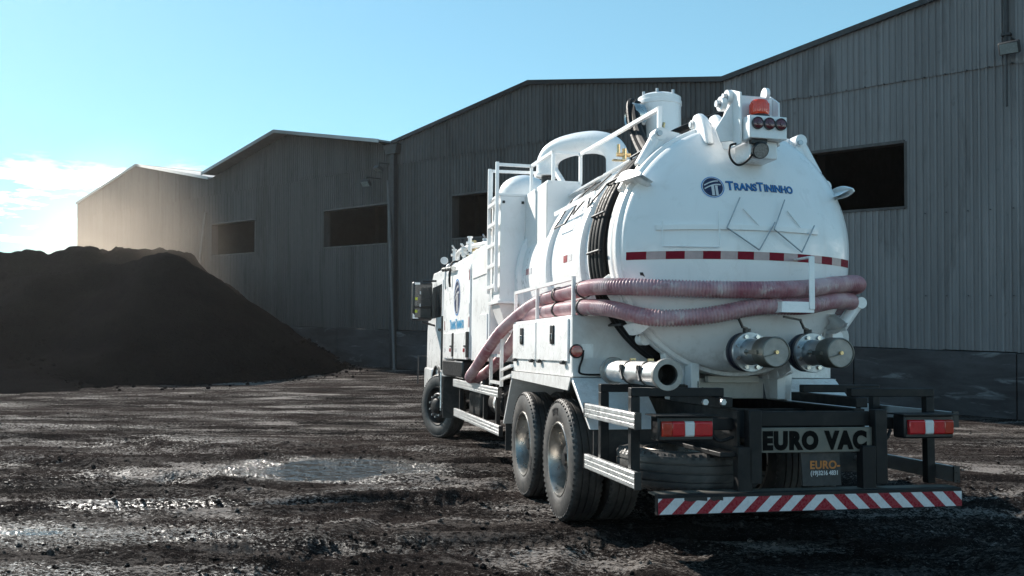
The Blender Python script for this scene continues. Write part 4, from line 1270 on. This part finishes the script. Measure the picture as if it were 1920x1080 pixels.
MB().cyl((-.36, 1.36, 3.12), (-.14, 1.36, 3.155), .018, n=12).build('hose_coupling', 'chrome', truck)

# ---- door top: hinge ears and the lamp bar
for x, a in ((-.30, -.35), (-.16, -.12), (.02, .1), (.24, .35)):
    vs = []; n = 10
    mb = MB()
    prof = [(1.22, 3.10), (1.22, 3.26), (1.17, 3.31), (1.10, 3.31), (1.02, 3.26), (.95, 3.16), (.90, 3.02), (1.0, 3.05)]
    mb.prism(prof, x - .035, x + .035, 'x')
    ear = mb.build('hinge_ear', 'white', truck, .02)
    MB().cyl((x - .05, 1.17, 3.235), (x + .05, 1.17, 3.235), .035, n=16).build('hinge_pin', 'white_dusty', ear)
MB().cyl((-.36, 1.17, 3.235), (.32, 1.17, 3.235), .022, n=14).build('hinge_rod', 'galv', truck)
MB().prism([(.62, 2.97), (.62, 3.36), (.78, 3.42), (.84, 3.36), (.98, 3.12), (.98, 3.02), (.84, 2.97)], -.20, -.185, 'x').build('lamp_bracket', 'white', truck, .004)
MB().prism([(.62, 2.97), (.62, 3.30), (.78, 3.40), (.98, 3.12), (.98, 3.02), (.84, 2.97)], .11, .125, 'x').build('lamp_bracket', 'white', truck, .004)
MB().box(-.184, .109, .70, .72, 3.16, 3.36).build('bracket_plate', 'white', truck, .004)
MB().prism([(-.19, 3.33), (-.34, 3.10), (-.30, 3.0), (-.19, 3.02)], .74, .76, 'y').build('bracket_web', 'white', truck, .004)
for x, y, z in ((-.215, .78, 3.36), (-.26, .80, 3.31)):
    MB().lathe([(.03, -.02), (.055, -.02), (.055, .02), (.03, .02), (.03, -.02)], (x, y, z), (1, 0, 0), 20).build('lifting_eye', 'white', truck)
    MB().cyl((x - .05, y, z), (x + .03, y, z), .026, n=12).build('eye_pin', 'galv', truck)
MB().lathe([(.0, -.014), (.05, -.014), (.05, .014), (0, .014)], (.06, .72, 3.385), (1, 0, 0), 20).build('lifting_eye', 'white', truck)
lb = MB().box(-.175, .125, .52, .695, 2.995, 3.165).build('light_box', 'white', truck, .006)
MB().box(-.13, .09, .60, .85, 2.86, 2.994).build('box_stem', 'white', truck, .01)
for x in (-.115, -.022, .071):
    q = MB().lathe([(.042, 0), (.042, .012), (.036, .016), (0, .02)], (x, .519, 3.105), (0, -1, 0), 26).build('signal_lamp', 'dark_red', truck)
    MB().lathe([(.043, -.002), (.0455, 0), (.0455, .016), (.040, .017)], (x, .519, 3.105), (0, -1, 0), 26).build('lamp_rim', 'plastic', q)
    MB().lathe([(0, .0195), (.014, .0195), (.012, .024), (0, .025)], (x, .519, 3.105), (0, -1, 0), 14).build('lamp_centre', 'dark_red', q)
bc = MB().lathe([(.066, 0), (.07, .01), (.07, .085), (.066, .102), (.055, .112), (.0, .115)], (-.045, .62, 3.192), (0, 0, 1), 32).build('beacon', 'beacon', truck)
MB().lathe([(0, 0), (.075, 0), (.075, .018), (.066, .026), (0, .026)], (-.045, .62, 3.166), (0, 0, 1), 32).build('beacon_base', 'plastic', bc)
rb = MB()
for i in range(24):
    a = 2 * pi * i / 24; rb.box(-.045 + .0695 * cos(a) - .003, -.045 + .0695 * cos(a) + .003, .62 + .0695 * sin(a) - .003, .62 + .0695 * sin(a) + .003, 3.205, 3.275)
rb.build('beacon_ribs', 'beacon', bc)
wk = MB().lathe([(0, -.03), (.05, -.03), (.062, -.01), (.062, .02), (.055, .026)], (-.075, .56, 2.915), (-.05, -.9, -.35), 28).build('work_lamp', 'plastic', truck)
MB().lathe([(0, .022), (.056, .022)], (-.075, .56, 2.915), (-.05, -.9, -.35), 28).build('lamp_face', 'lampface', wk)
MB().box(-.14, -.02, .55, .60, 2.965, 2.994).build('lamp_mount', 'plastic', wk)
MB().tube(catmull([(-.11, .59, 2.93), (-.13, .60, 2.87), (-.17, .62, 2.825), (-.215, .63, 2.81), (-.255, .64, 2.84), (-.27, .66, 2.90), (-.25, .68, 2.965), (-.20, .69, 2.985)], 8), .0085, 7).build('lamp_cable', 'rubber_dark', truck)

# ---- outlet valves
for vx, lab in ((-.085, 0), (.42, 1)):
    z = 1.43
    v = MB().lathe([(.10, .32), (.10, .60)], (vx, 1.32, z), (0, -1, 0), 30).build('outlet_valve', 'white_dusty', truck)
    body = MB().lathe([(.0, .50), (.140, .50), (.146, .505), (.146, .525), (.13, .53), (.13, .565), (.146, .57), (.146, .60), (.14, .605), (0, .605)], (vx, 1.32, z), (0, -1, 0), 44).build('valve_body', 'valve_blue', v)
    MB().lathe([(0, .607), (.146, .607), (.15, .612), (.15, .626), (.146, .632), (0, .632)], (vx, 1.32, z), (0, -1, 0), 44).build('flange', 'galv', v)
    for i in range(8):
        a = 2 * pi * (i + .5) / 8
        c = Vector((vx + .120 * cos(a), 1.32 - .632, z + .120 * sin(a)))
        MB().cyl(c, c + Vector((0, -.018, 0)), .0165, n=6).build('flange_bolt', 'chrome', v)
    MB().lathe([(.098, .632), (.092, .66), (.092, .84)], (vx, 1.32, z), (0, -1, 0), 32).build('spout', 'galv', v)
    MB().lathe([(.092, .83), (.108, .835), (.110, .85), (.110, .99), (.106, 1.0), (.100, 1.002), (.098, .992)], (vx, 1.32, z), (0, -1, 0), 40).build('coupling_ring', 'steel', v)
    MB().lathe([(0, .990), (.098, .992)], (vx, 1.32, z), (0, -1, 0), 40).build('end_cap', 'cap', v)
    MB().cyl((vx, 1.32 - .992, z), (vx, 1.32 - 1.012, z), .014, n=10).build('cap_stud', 'brass', v)
    MB().tube([(vx + .01, .318, z - .005), (vx - .045, .318, z - .022), (vx - .085, .322, z - .03)], .004, 5).build('cap_wire', 'steel', v)
    cc = MB(); cc.box(vx - .125, vx - .105, .38, .50, z - .015, z + .012); cc.cyl((vx - .115, .50, z), (vx - .145, .52, z + .0), .012, n=8); cc.cyl((vx - .13, .52, z + .02), (vx - .13, .52, z - .03), .008, n=8)
    cc.build('cam_lever', 'steel', v)
    lv = MB(); lv.cyl((vx, .76, z + .145), (vx, .76, z + .175), .03, n=12)
    lv.strut([(vx, .76, z + .175), (vx - .045, .74, z + .185), (vx - .085, .72, z + .245), (vx - .24, .68, z + .265)], .014)
    lv.build('valve_lever', 'plastic', v)

# ---- top gear: canister, elbow duct, domed filter
cn = MB().lathe([(0, 3.15 - 3.15), (.205, 0), (.205, .62), (.212, .625), (.212, .66), (.205, .665), (.205, .70), (.16, .725), (0, .735)], (-.06, 2.55, 3.14), (0, 0, 1), 40).build('top_canister', 'white', truck)
for a in np.linspace(0, 2 * pi, 7)[:-1]:
    MB().cyl((-.06 + .16 * cos(a), 2.55 + .16 * sin(a), 3.85), (-.06 + .16 * cos(a), 2.55 + .16 * sin(a), 3.895), .014, n=8).build('lid_bolt', 'galv', cn)
vb = MB(); vb.cyl((-.14, 2.34, 3.46), (-.14, 2.28, 3.46), .03, n=10); vb.cyl((-.14, 2.29, 3.42), (-.12, 2.29, 3.54), .014, n=8); vb.cyl((-.18, 2.29, 3.4), (-.1, 2.29, 3.43), .018, n=8)
vb.build('relief_valve', 'brass', cn)
vb = MB(); vb.cyl((-.42, 2.75, 3.32), (-.28, 2.75, 3.32), .02, n=10); vb.cyl((-.40, 2.75, 3.32), (-.40, 2.75, 3.42), .016, n=8); vb.cyl((-.34, 2.75, 3.28), (-.34, 2.75, 3.38), .022, n=8); vb.box(-.46, -.22, 2.73, 2.77, 3.255, 3.27)
vb.build('brass_tap', 'brass', truck)
path = catmull([(-.58, 4.74, 3.47), (-.58, 4.74, 3.56), (-.575, 4.73, 3.64), (-.53, 4.67, 3.725), (-.44, 4.55, 3.775), (-.30, 4.36, 3.79), (-.16, 4.17, 3.77), (-.05, 4.02, 3.70), (.0, 3.95, 3.60), (.01, 3.94, 3.48), (.01, 3.94, 3.10)], 8)
el = MB().tube(path, .128, 30).build('elbow_duct', 'white', truck, sharp=60)
MB().lathe([(.128, 0), (.155, 0), (.155, .025), (.128, .03)], (-.58, 4.74, 3.46), (0, 0, 1), 30).build('duct_flange', 'white', el)
MB().lathe([(.13, 0), (.185, 0), (.185, .20), (.17, .22), (.13, .225)], (.01, 3.94, 3.13), (0, 0, 1), 30).build('duct_collar', 'white', el)
MB().cyl((-.58, 4.74, 3.28), (-.58, 4.74, 3.46), .07, n=16).build('duct_stem', 'plastic', el)
ft_ = [(.34, 0), (.34, .50)] + [(.34 * cos(t), .50 + .26 * sin(t)) for t in np.linspace(0, pi / 2, 9)[1:]]
MB().lathe(ft_, (-.52, 6.15, 2.98), (0, 0, 1), 40).build('domed_filter', 'white', truck, sharp=60)
MB().lathe([(.16, 0), (.16, .9), (.15, .92)], (.05, 6.9, 2.7), (0, 0, 1), 28).build('exhaust_silencer', 'white_dusty', truck)

# ---- walkway, handrails and ladder
deck = MB().box(-1.19, -.50, 4.60, 5.10, 3.185, 3.215)
deck.box(-.86, -.50, 3.67, 4.599, 3.185, 3.215)
dk = deck.build('walkway_deck', 'white', truck, .004)
MB().prism([(-.86, 3.184), (-.86, 2.50), (-.80, 2.70), (-.70, 2.86), (-.58, 2.98), (-.43, 3.08), (-.50, 3.184)], 3.66, 3.672, 'y').build('deck_gusset', 'white', truck)
MB().box(-.875, -.861, 3.66, 4.60, 2.45, 3.184).build('deck_skirt', 'white_dusty', truck)
for i, (y0, y1) in enumerate(((2.60, 3.64), (1.78, 2.59))):
    R = Matrix.Rotation(radians(-26), 3, 'Y')
    pp = MB().box(-.66, -.38, y0, y1, 3.105, 3.12, R, (-.52, (y0 + y1) / 2, 3.11)).build('tread_plate', 'white', truck, .003)
    dm = MB()
    for yy in np.arange(y0 + .06, y1 - .04, .055):
        for k, xx in enumerate(np.arange(-.63, -.40, .055)):
            c = R @ (Vector((xx, yy, 3.1215)) - Vector((-.52, (y0 + y1) / 2, 3.11))) + Vector((-.52, (y0 + y1) / 2, 3.11))
            dm.lathe([(.015, 0), (.010, .006), (0, .006)], c, R @ Vector((0, 0, 1)), 6)
    o = dm.build('tread_studs', 'white', pp); o['kind'] = 'stuff'
hr = MB(); w = .032
A = (-1.18, 4.62, 3.55); B = (-.80, 4.62, 3.55); C_ = (-.80, 3.67, 3.52); D_ = (-.50, 3.67, 3.51); E_ = (-.50, 1.46, 3.43)
hr.strut([A, B], w); hr.strut([B, C_], w); hr.strut([C_, D_], w); hr.strut([D_, E_], w)
for p, zb in ((B, 3.2), (C_, 3.2), (D_, 3.2), (E_, 3.02)): hr.strut([p, (p[0], p[1], zb)], w)
F_ = (-1.18, 5.08, 3.56); G_ = (-.50, 5.08, 3.57)
hr.strut([F_, G_], w); hr.strut([F_, (F_[0], F_[1], 3.2)], w); hr.strut([G_, (G_[0], G_[1], 3.2)], w)
hr.strut([(-.56, 4.45, 3.48), (-.50, 4.15, 3.2)], .05)
hr.build('handrail', 'white', truck)
ld = MB()
for y in (4.62, 5.06): ld.strut([(-1.205, y, 2.10), (-1.205, y, 3.56)], .036)
lad = ld.build('ladder', 'white', truck)
for z in np.arange(2.13, 3.16, .24): MB().box(-1.225, -1.19, 4.64, 5.04, z, z + .045).build('rung', 'white', lad, .004)
# dust hopper box behind the ladder
hp = MB().box(-1.165, -.875, 4.60, 5.10, 1.95, 3.184).build('hopper_box', 'white', truck, .006)
MB().prism([(-1.165, 1.949), (-.875, 1.949), (-.92, 1.62), (-1.05, 1.62)], 4.64, 5.06, 'y').build('hopper_funnel', 'white_dusty', hp)
MB().box(-1.19, -.85, 4.57, 5.12, 1.95, 1.985).build('hopper_flange', 'white', hp, .004)
for x in (-1.13, -.905): MB().box(x - .015, x + .015, 4.590, 4.599, 3.10, 3.13).build('corner_gap', 'plastic', hp)  # black chips put the dark of the corner gaps into colour
# low boarding step and its frame
st = MB()
for y in (4.30, 4.88): st.strut([(-1.195, y, 1.04), (-1.195, y, 1.55)], .034)
for z in (1.06, 1.36, 1.55): st.strut([(-1.195, 4.30, z), (-1.195, 4.88, z)], .034)
st.strut([(-1.195, 4.3, 1.10), (-1.195, 3.80, 1.16)], .03); st.strut([(-1.195, 4.3, 1.2), (-1.195, 3.80, 1.26)], .03)
st.build('boarding_step', 'white', truck)
# side underrun rails, left and right
for s in (-1, 1):
    for z0_, z1_, y0, y1 in ((.48, .588, 4.34, 7.45), (.895, 1.0, 4.42, 7.55)):
        xo, xi = s * 1.205, s * 1.17
        m_ = MB().box(min(xo, xi), max(xo, xi), y0, y1, z0_, z1_)
        for q in range(3):
            zz = z0_ + (z1_ - z0_) * (q + .5) / 3
            m_.box(min(xo, xo + s * .002), max(xo, xo + s * .002), y0 + .005, y1 - .005, zz - .012, zz + .012)
        r_ = m_.build('side_guard', 'alu', truck, .004)
        for y in (y0 - .014, y1 + .002): MB().box(min(s * 1.165, s * 1.21), max(s * 1.165, s * 1.21), y, y + .012, z0_ - .003, z1_ + .003).build('end_cap', 'plastic', r_)
    for y in (4.7, 5.45, 7.2): MB().box(min(s * 1.12, s * 1.168), max(s * 1.12, s * 1.168), y - .03, y + .03, .48, 1.06).build('guard_post', 'black', truck, .004)

# ---- cabinets between tank and cab, emblem panel
MB().box(-1.17, 1.17, 5.14, 6.34, 1.28, 2.72).build('pump_cabinet', 'white', truck, .012)
MB().prism([(-1.19, 1.30), (1.19, 1.30), (1.19, 2.50), (1.12, 2.72), (1.0, 2.78), (-1.0, 2.78), (-1.12, 2.72), (-1.19, 2.50)], 6.36, 8.58, 'y').build('water_cabinet', 'white', truck, .01)
MB().box(-1.182, -1.171, 5.25, 6.25, 2.35, 2.58).build('cabinet_recess', 'white_dusty', truck)
MB().box(-1.184, -1.171, 5.22, 5.70, 1.30, 1.86).build('cabinet_door', 'white', truck, .004)
for y0, y1 in ((7.62, 8.50), (6.44, 7.50)):
    d = MB().box(-1.215, -1.191, y0, y1, 1.29, 1.66).build('cabinet_door', 'white', truck, .005)
    MB().box(-1.23, -1.192, y0 - .055, y0 - .002, 1.32, 1.66).build('door_edge', 'plastic', d, .004)
    MB().box(-1.232, -1.216, y0 + .06, y0 + .16, 1.46, 1.48).build('door_latch', 'plastic', d)
    MB().box(-1.219, -1.2155, y0 + .12, y0 + .26, 1.39, 1.44).build('reflector_patch', 'red', d)
    MB().box(-1.219, -1.2155, y1 - .26, y1 - .12, 1.39, 1.44).build('reflector_patch', 'retro_white', d)
for y in (6.40, 8.54):
    for z0_, c in ((1.72, 'red'), (1.9, 'retro_white'), (2.35, 'red')): MB().box(-1.194, -1.1905, y - .02, y + .02, z0_, z0_ + .14).build('reflector_patch', c, truck)
# emblem and word on the flank
ex, ez, es = 7.40, 2.17, 3.15
def flank(off, u, v): return (-1.1905 - off, ex - u * es, ez + v * es)
def flank_disc(r0, r1, off, mt):
    n = 36; vs = []
    for r in (r0, r1):
        for i in range(n): vs.append(flank(off, r * cos(2 * pi * i / n), r * sin(2 * pi * i / n)))
    MB().add(vs, [(i, (i + 1) % n, n + (i + 1) % n, n + i) for i in range(n)]).build('emblem', mt, truck)
flank_disc(.001, .073, .003, 'navy'); flank_disc(.073, .0775, .0032, 'retro_white'); flank_disc(.0775, .084, .003, 'blue')
strokes_mb(lambda u, v: flank(.005, u, v)).build('emblem', 'retro_white', truck)
items, tot = word_on(None, 0, 0, .20, .16)
acc = MB(); kx = 1.22 / tot
for body, sz, cx, w in items:
    vf = text_uv(body, sz, .003, 1.0)
    mm = mapped(vf, lambda u, v, e: (-1.193 - e, 8.02 - (cx + u) * kx, 1.72 + v)); acc.add(mm.v, mm.f)
acc.build('lettering', 'blue_pale', truck)
# fittings crowding the cabinet roof: valves, taps and pipes
mf = MB().tube(catmull([(-1.02, 8.45, 2.74), (-1.10, 7.9, 2.86), (-1.06, 7.2, 2.88), (-.95, 6.6, 2.86), (-.9, 6.0, 2.84)], 8), .035, 10).build('manifold', 'white_dusty', truck)
r0 = random.Random(3)
for i in range(20):
    y = 5.5 + i * .16 + r0.uniform(-.04, .04); x = -1.0 + r0.uniform(-.14, .22); h = r0.uniform(.09, .20)
    zb = 2.73 if y < 6.34 else 2.77
    f_ = MB(); f_.cyl((x, y, zb), (x, y, zb + h), .026, n=10); f_.cyl((x - .05, y, zb + h * .6), (x + .05, y, zb + h * .6), .022, n=10)
    f_.cyl((x, y, zb + h), (x, y, zb + h + .02), .04, n=8)
    if i % 3 == 0: f_.strut([(x, y, zb + h + .025), (x - .05, y - .10, zb + h + .06)], .018)
    f_.build('tap_fitting', ('white', 'galv', 'white_dusty', 'brass')[i % 4 if i % 5 else 0], truck)
for i in range(5):
    y = 6.6 + i * .42; MB().tube(catmull([(-1.08, y, 2.74), (-1.2, y + .03, 2.70), (-1.225, y + .05, 2.5), (-1.215, y + .06, 2.35)] if i in (3, 4) else [(-.9, y, 2.78), (-.95, y + .1, 2.9), (-.85, y + .25, 2.92), (-.8, y + .3, 2.78)], 6), .016, 7).build('flexible_hose', 'rubber_dark' if i % 2 else 'galv', truck)
MB().cyl((-1.225, 7.55, 2.60), (-1.225, 8.55, 2.66), .035, n=12).build('flank_pipe', 'chrome', truck)
gg = MB().lathe([(0, -.02), (.06, -.02), (.06, .02), (0, .02)], (-1.16, 8.9, 2.84), (-.3, -1, 0), 20).build('pressure_gauge', 'white_dusty', truck)
MB().lathe([(0, .021), (.05, .021)], (-1.16, 8.9, 2.84), (-.3, -1, 0), 20).build('gauge_face', 'retro_white', gg)

# ---- cab
cabp = [(8.70, .98), (8.70, 2.62), (8.86, 2.72), (10.2, 2.74), (10.45, 2.60), (10.78, 1.95), (10.9, 1.75), (10.92, .62), (10.1, .55), (10.02, .98)]
cab_ = MB().prism(cabp, -1.15, 1.15, 'x').build('cab_body', 'white', truck, .03)
for s in (-1, 1):
    xx = sorted((s * 1.151, s * 1.162))
    dr = MB().prism([(9.0, 1.05), (9.0, 2.55), (10.2, 2.55), (10.5, 1.95), (10.55, 1.05)], xx[0], xx[1], 'x').build('cab_door', 'white', truck, .006)
    xx = sorted((s * 1.163, s * 1.167))
    MB().prism([(9.08, 1.95), (9.08, 2.48), (10.15, 2.48), (10.42, 1.95)], xx[0], xx[1], 'x').build('side_window', 'glass', dr)
    MB().box(min(s * 1.163, s * 1.19), max(s * 1.163, s * 1.19), 9.1, 9.28, 1.72, 1.76).build('door_handle', 'plastic', dr)
MB().prism([(-1.0, 1.85), (1.0, 1.85), (.95, 2.50), (-.95, 2.50)], 10.80, 10.81, 'y').build('windscreen', 'glass', truck)
for s in (-1, 1):
    xx = sorted((s * 1.04, s * 1.2))
    mg = []
    for a in np.linspace(radians(-8), radians(150), 12): mg.append((9.4 + .60 * cos(a), .52 + .64 * sin(a)))
    for a in np.linspace(radians(150), radians(-8), 12): mg.append((9.4 + .575 * cos(a), .52 + .615 * sin(a)))
    mgd = MB()
    for k in range(11): mgd.prism([mg[k], mg[k + 1], mg[22 - k], mg[23 - k]], min(s * .84, s * 1.2), max(s * .84, s * 1.2), 'x')
    mgd.build('front_fender', 'plastic', truck)
    MB().box(min(s * .66, s * 1.19), max(s * .66, s * 1.19), 6.9, 8.72, 1.02, 1.27).build('battery_cover', 'plastic', truck, .03)
    MB().box(min(s * .86, s * 1.19), max(s * .86, s * 1.19), 8.64, 8.655, .36, 1.0).build('mud_flap', 'flap', truck)
    MB().prism([(10.0, .98), (10.12, .45), (10.95, .42), (10.95, 1.1), (10.0, 1.1)], min(s * .8, s * 1.185), max(s * .8, s * 1.185), 'x').build('front_step', 'white', truck, .03)
    # mirror: black shell on two arms, its glass towards the rear
    mx = s * 1.40
    mr = MB().box(mx - .17, mx + .17, 9.72, 9.86, 1.90, 2.55, Matrix.Rotation(s * radians(-8), 3, 'Z')).build('mirror', 'plastic', truck, .03)
    MB().box(mx - .145, mx + .145, 9.700, 9.706, 2.14, 2.50, Matrix.Rotation(s * radians(-8), 3, 'Z'), (mx, 9.79, 2.3)).build('mirror_glass', 'glass', mr)
    MB().box(mx - .14, mx + .14, 9.700, 9.706, 1.95, 2.10, Matrix.Rotation(s * radians(-8), 3, 'Z'), (mx, 9.79, 2.3)).build('mirror_glass', 'glass', mr)
    MB().box(mx - .15, mx - .06, 9.690, 9.699, 2.50, 2.535, Matrix.Rotation(s * radians(-8), 3, 'Z'), (mx, 9.79, 2.3)).build('mirror_edge', 'white', mr)
    MB().prism([(mx + s * .16, 1.93), (mx + s * .06, 1.93), (mx + s * .16, 2.02)], 9.690, 9.698, 'y').build('mirror_edge', 'white', mr)
    if s < 0:
        for zz, a in ((2.24, .03), (2.03, .02)):
            MB().box(mx - .125, mx - .085, 9.674, 9.682, zz, zz + .045).build('sticker', 'yellow', mr)
            MB().box(mx - .05, mx - .03, 9.678, 9.684, zz + .1, zz + .15).build('sticker', 'retro_white', mr)
    MB().tube([(s * 1.15, 9.85, 2.58), (mx, 9.8, 2.57)], .018, 8).build('mirror_arm', 'plastic', mr)
    MB().tube([(s * 1.15, 9.85, 1.82), (mx, 9.8, 1.88)], .018, 8).build('mirror_arm', 'plastic', mr)
MB().tube([(-1.19, 8.82, 1.1), (-1.19, 8.82, 1.95)], .018, 8).build('grab_handle', 'plastic', truck)
MB().tube([(-1.2, 8.74, .5), (-1.2, 8.78, 1.06)], .014, 8).build('flap_stay', 'alu', truck)
lampp = MB().tube([(-1.15, 10.95, 1.30), (-1.30, 10.95, 1.30), (-1.30, 10.95, .80)], .015, 6).build('width_marker', 'plastic', truck)

# ---- placard frames on the tank's flank
fr = MB()
def side_pt(a, y, r=TRr + .075): return Vector((r * sin(a), y, TZ + r * cos(a)))
for y0, y1, a0, a1 in ((3.10, 2.72, -68, -48),):
    q = [side_pt(radians(a0), y0), side_pt(radians(a1), y0), side_pt(radians(a1), y1), side_pt(radians(a0), y1)]
    for i in (0, 2, 3): fr.tube([q[i], q[(i + 1) % 4]], .008, 6)
fr.build('placard_holder', 'pipe_dark', truck)
for yc in (2.55, 2.10):
    q = [side_pt(radians(-40), yc + .12), side_pt(radians(-52), yc + .25), side_pt(radians(-64), yc), side_pt(radians(-52), yc - .2)]
    fr = MB()
    for i in (0, 1, 2): fr.tube([q[i], q[i + 1]], .008, 6)
    fr.build('placard_holder', 'pipe_dark', truck)
MB().box(-.915, -.905, 1.9, 3.2, 2.76, 2.80).build('holder_strip', 'white', truck)

# ================================================================== things carried by the truck
def carried(name, label, cat):
    o = empty(name, tuple(TO)); o.rotation_mode = 'QUATERNION'; o.rotation_quaternion = truck.rotation_quaternion.copy(); tag(o, label, cat); return o
# one long suction hose, doubled round the tail of the tank
hpts = [(1.06, 3.6, 1.90), (1.10, 2.6, 1.93), (1.14, 1.75, 1.95), (1.10, 1.20, 1.97), (.96, .94, 1.985), (.70, .80, 1.96), (.30, .60, 1.905), (-.10, .605, 1.885), (-.50, .67, 1.885), (-.80, .80, 1.895), (-1.02, 1.0, 1.91),
        (-1.10, 1.35, 1.925), (-1.09, 2.0, 1.925), (-1.09, 2.9, 1.905), (-1.13, 3.55, 1.82), (-1.22, 4.2, 1.63), (-1.25, 4.9, 1.40), (-1.26, 5.5, 1.20), (-1.25, 5.95, 1.08), (-1.19, 6.10, 1.05), (-1.10, 5.95, 1.09),
        (-1.08, 5.4, 1.20), (-1.07, 4.7, 1.38), (-1.07, 4.0, 1.62), (-1.08, 3.4, 1.785), (-1.09, 2.7, 1.79), (-1.10, 2.0, 1.785), (-1.09, 1.5, 1.775), (-1.02, 1.12, 1.745), (-.80, .84, 1.675), (-.45, .70, 1.69), (-.05, .64, 1.765), (.30, .62, 1.775), (.65, .80, 1.83), (.95, 1.02, 1.85), (1.09, 1.35, 1.82), (1.08, 2.2, 1.79), (1.06, 3.6, 1.79)]
hp = resample(catmull(hpts, 14), .0062)
rr = [.060 + .0045 * (1 if (i % 4) in (0, 1) else -1) * (1 if i % 4 in (0, 2, 1, 3) else 0) for i in range(len(hp))]
hz = carried('suction_hose', 'dirty pink ribbed suction hose looped twice round the back of the tank', 'hose')
MB().tube(hp, rr, 18).build('hose_wall', 'hose', hz, sharp=70)
for e, d in ((hp[0], hp[0] - hp[6]), (hp[-1], hp[-1] - hp[-7])):
    d = d.normalized(); MB().cyl(e - d * .08, e + d * .06, .075, n=20).build('end_coupling', 'galv', hz)
for y, z in ((1.60, 1.925), (1.60, 1.778), (2.35, 1.92), (2.35, 1.788)):
    MB().lathe([(.066, -.018), (.073, -.018), (.073, .018), (.066, .018)], (-1.097, y, z), (0, 1, 0), 24).build('hose_binder', 'plastic', hz)
# polished suction pipe strapped on the guard arms
pz = carried('suction_pipe', 'polished steel suction pipe with flanged ends lying above the tail lamp', 'pipe')
py0, py1, pxx, pzz, pr = .32, 1.42, -.905, 1.268, .085
MB().lathe([(pr - .012, py0), (pr, py0), (pr, py1), (pr - .012, py1), (pr - .012, py0)], (pxx, 0, pzz), (0, 1, 0), 40).build('pipe_wall', 'alu', pz)
MB().lathe([(0, py0 + .25), (pr - .0125, py0 + .25), (pr - .0125, py0 + .004)], (pxx, 0, pzz), (0, 1, 0), 40).build('bore_shade', 'plastic', pz)  # black lining puts the shade of the open mouth into colour
for y in (py0, py1):
    MB().lathe([(pr - .013, -.018), (pr + .022, -.018), (pr + .025, -.012), (pr + .025, .012), (pr + .022, .018), (pr - .013, .018), (pr - .013, -.018)], (pxx, y, pzz), (0, 1, 0), 40).build('pipe_flange', 'cap', pz)
for y in (.62, .98):
    sr = MB().lathe([(pr + .002, -.016), (pr + .006, -.016), (pr + .006, .016), (pr + .002, .016)], (pxx, y, pzz), (0, 1, 0), 36)
    sr.box(pxx - .10, pxx - .085, y - .03, y + .03, pzz + .0, pzz + .06); sr.cyl((pxx - .1, y, pzz + .03), (pxx - .11, y - .08, pzz - .05), .008, n=6)
    sr.build('pipe_strap', 'plastic', pz)
    MB().box(pxx - .02, pxx + .02, y - .012, y + .012, pzz + pr + .004, pzz + pr + .02).build('strap_buckle', 'brass', pz)

# ------------------------------------------------------------------ dusty air
hm = bpy.data.materials.new('dusty_air'); hm.use_nodes = True
hnt = hm.node_tree; hnt.nodes.remove(hnt.nodes['Principled BSDF'])
hv = hnt.nodes.new('ShaderNodeVolumePrincipled')
hv.inputs['Color'].default_value = (.95, .93, .90, 1)
hv.inputs['Density'].default_value = HAZE
hv.inputs['Anisotropy'].default_value = .72
hnt.links.new(hv.outputs[0], hnt.nodes['Material Output'].inputs['Volume'])
hz_ = MB().box(-75, 75, -12, 110, -1.5, 14.).build('haze', None)
hz_.data.materials.append(hm); tag(hz_, 'thin dusty air over the yard', None, None, 'stuff')

# added beige volume standing in for the warm veil over the farthest shed
dm_ = bpy.data.materials.new('veil_volume'); dm_.use_nodes = True
dnt = dm_.node_tree; dnt.nodes.remove(dnt.nodes['Principled BSDF'])
dv = dnt.nodes.new('ShaderNodeVolumePrincipled'); dv.inputs['Color'].default_value = (.86, .74, .62, 1); dv.inputs['Anisotropy'].default_value = .55
dc = dnt.nodes.new('ShaderNodeTexCoord')
dl = N(dnt, 'ShaderNodeVectorMath', operation='LENGTH'); dnt.links.new(dc.outputs['Object'], dl.inputs[0])
dfall = mrange(dnt, dl.outputs['Value'], .15, .98, 1., 0.)
dn = mrange(dnt, noise(dnt, dc.outputs['Object'], 2.2, 4, .55), .3, .7, .45, 1.3)
dnt.links.new(math_(dnt, 'MULTIPLY', math_(dnt, 'MULTIPLY', math_(dnt, 'POWER', dfall, 1.4), dn), VEIL), dv.inputs['Density'])
dnt.links.new(dv.outputs[0], dnt.nodes['Material Output'].inputs['Volume'])
bm = bmesh.new(); bmesh.ops.create_icosphere(bm, subdivisions=3, radius=1.0)
dme = bpy.data.meshes.new('beige_veil'); bm.to_mesh(dme); bm.free()
dme.materials.append(dm_)
dob = bpy.data.objects.new('beige_veil', dme); COL.objects.link(dob)
dx_, dy_ = wall_pt(36.5, -4.1)
dob.location = (dx_, dy_, 3.2); dob.scale = (12.0, 3.7, 7.5); dob.rotation_euler = (0, 0, W_ROT)
tag(dob, 'added beige veil in front of the farthest shed', None, None, 'stuff')
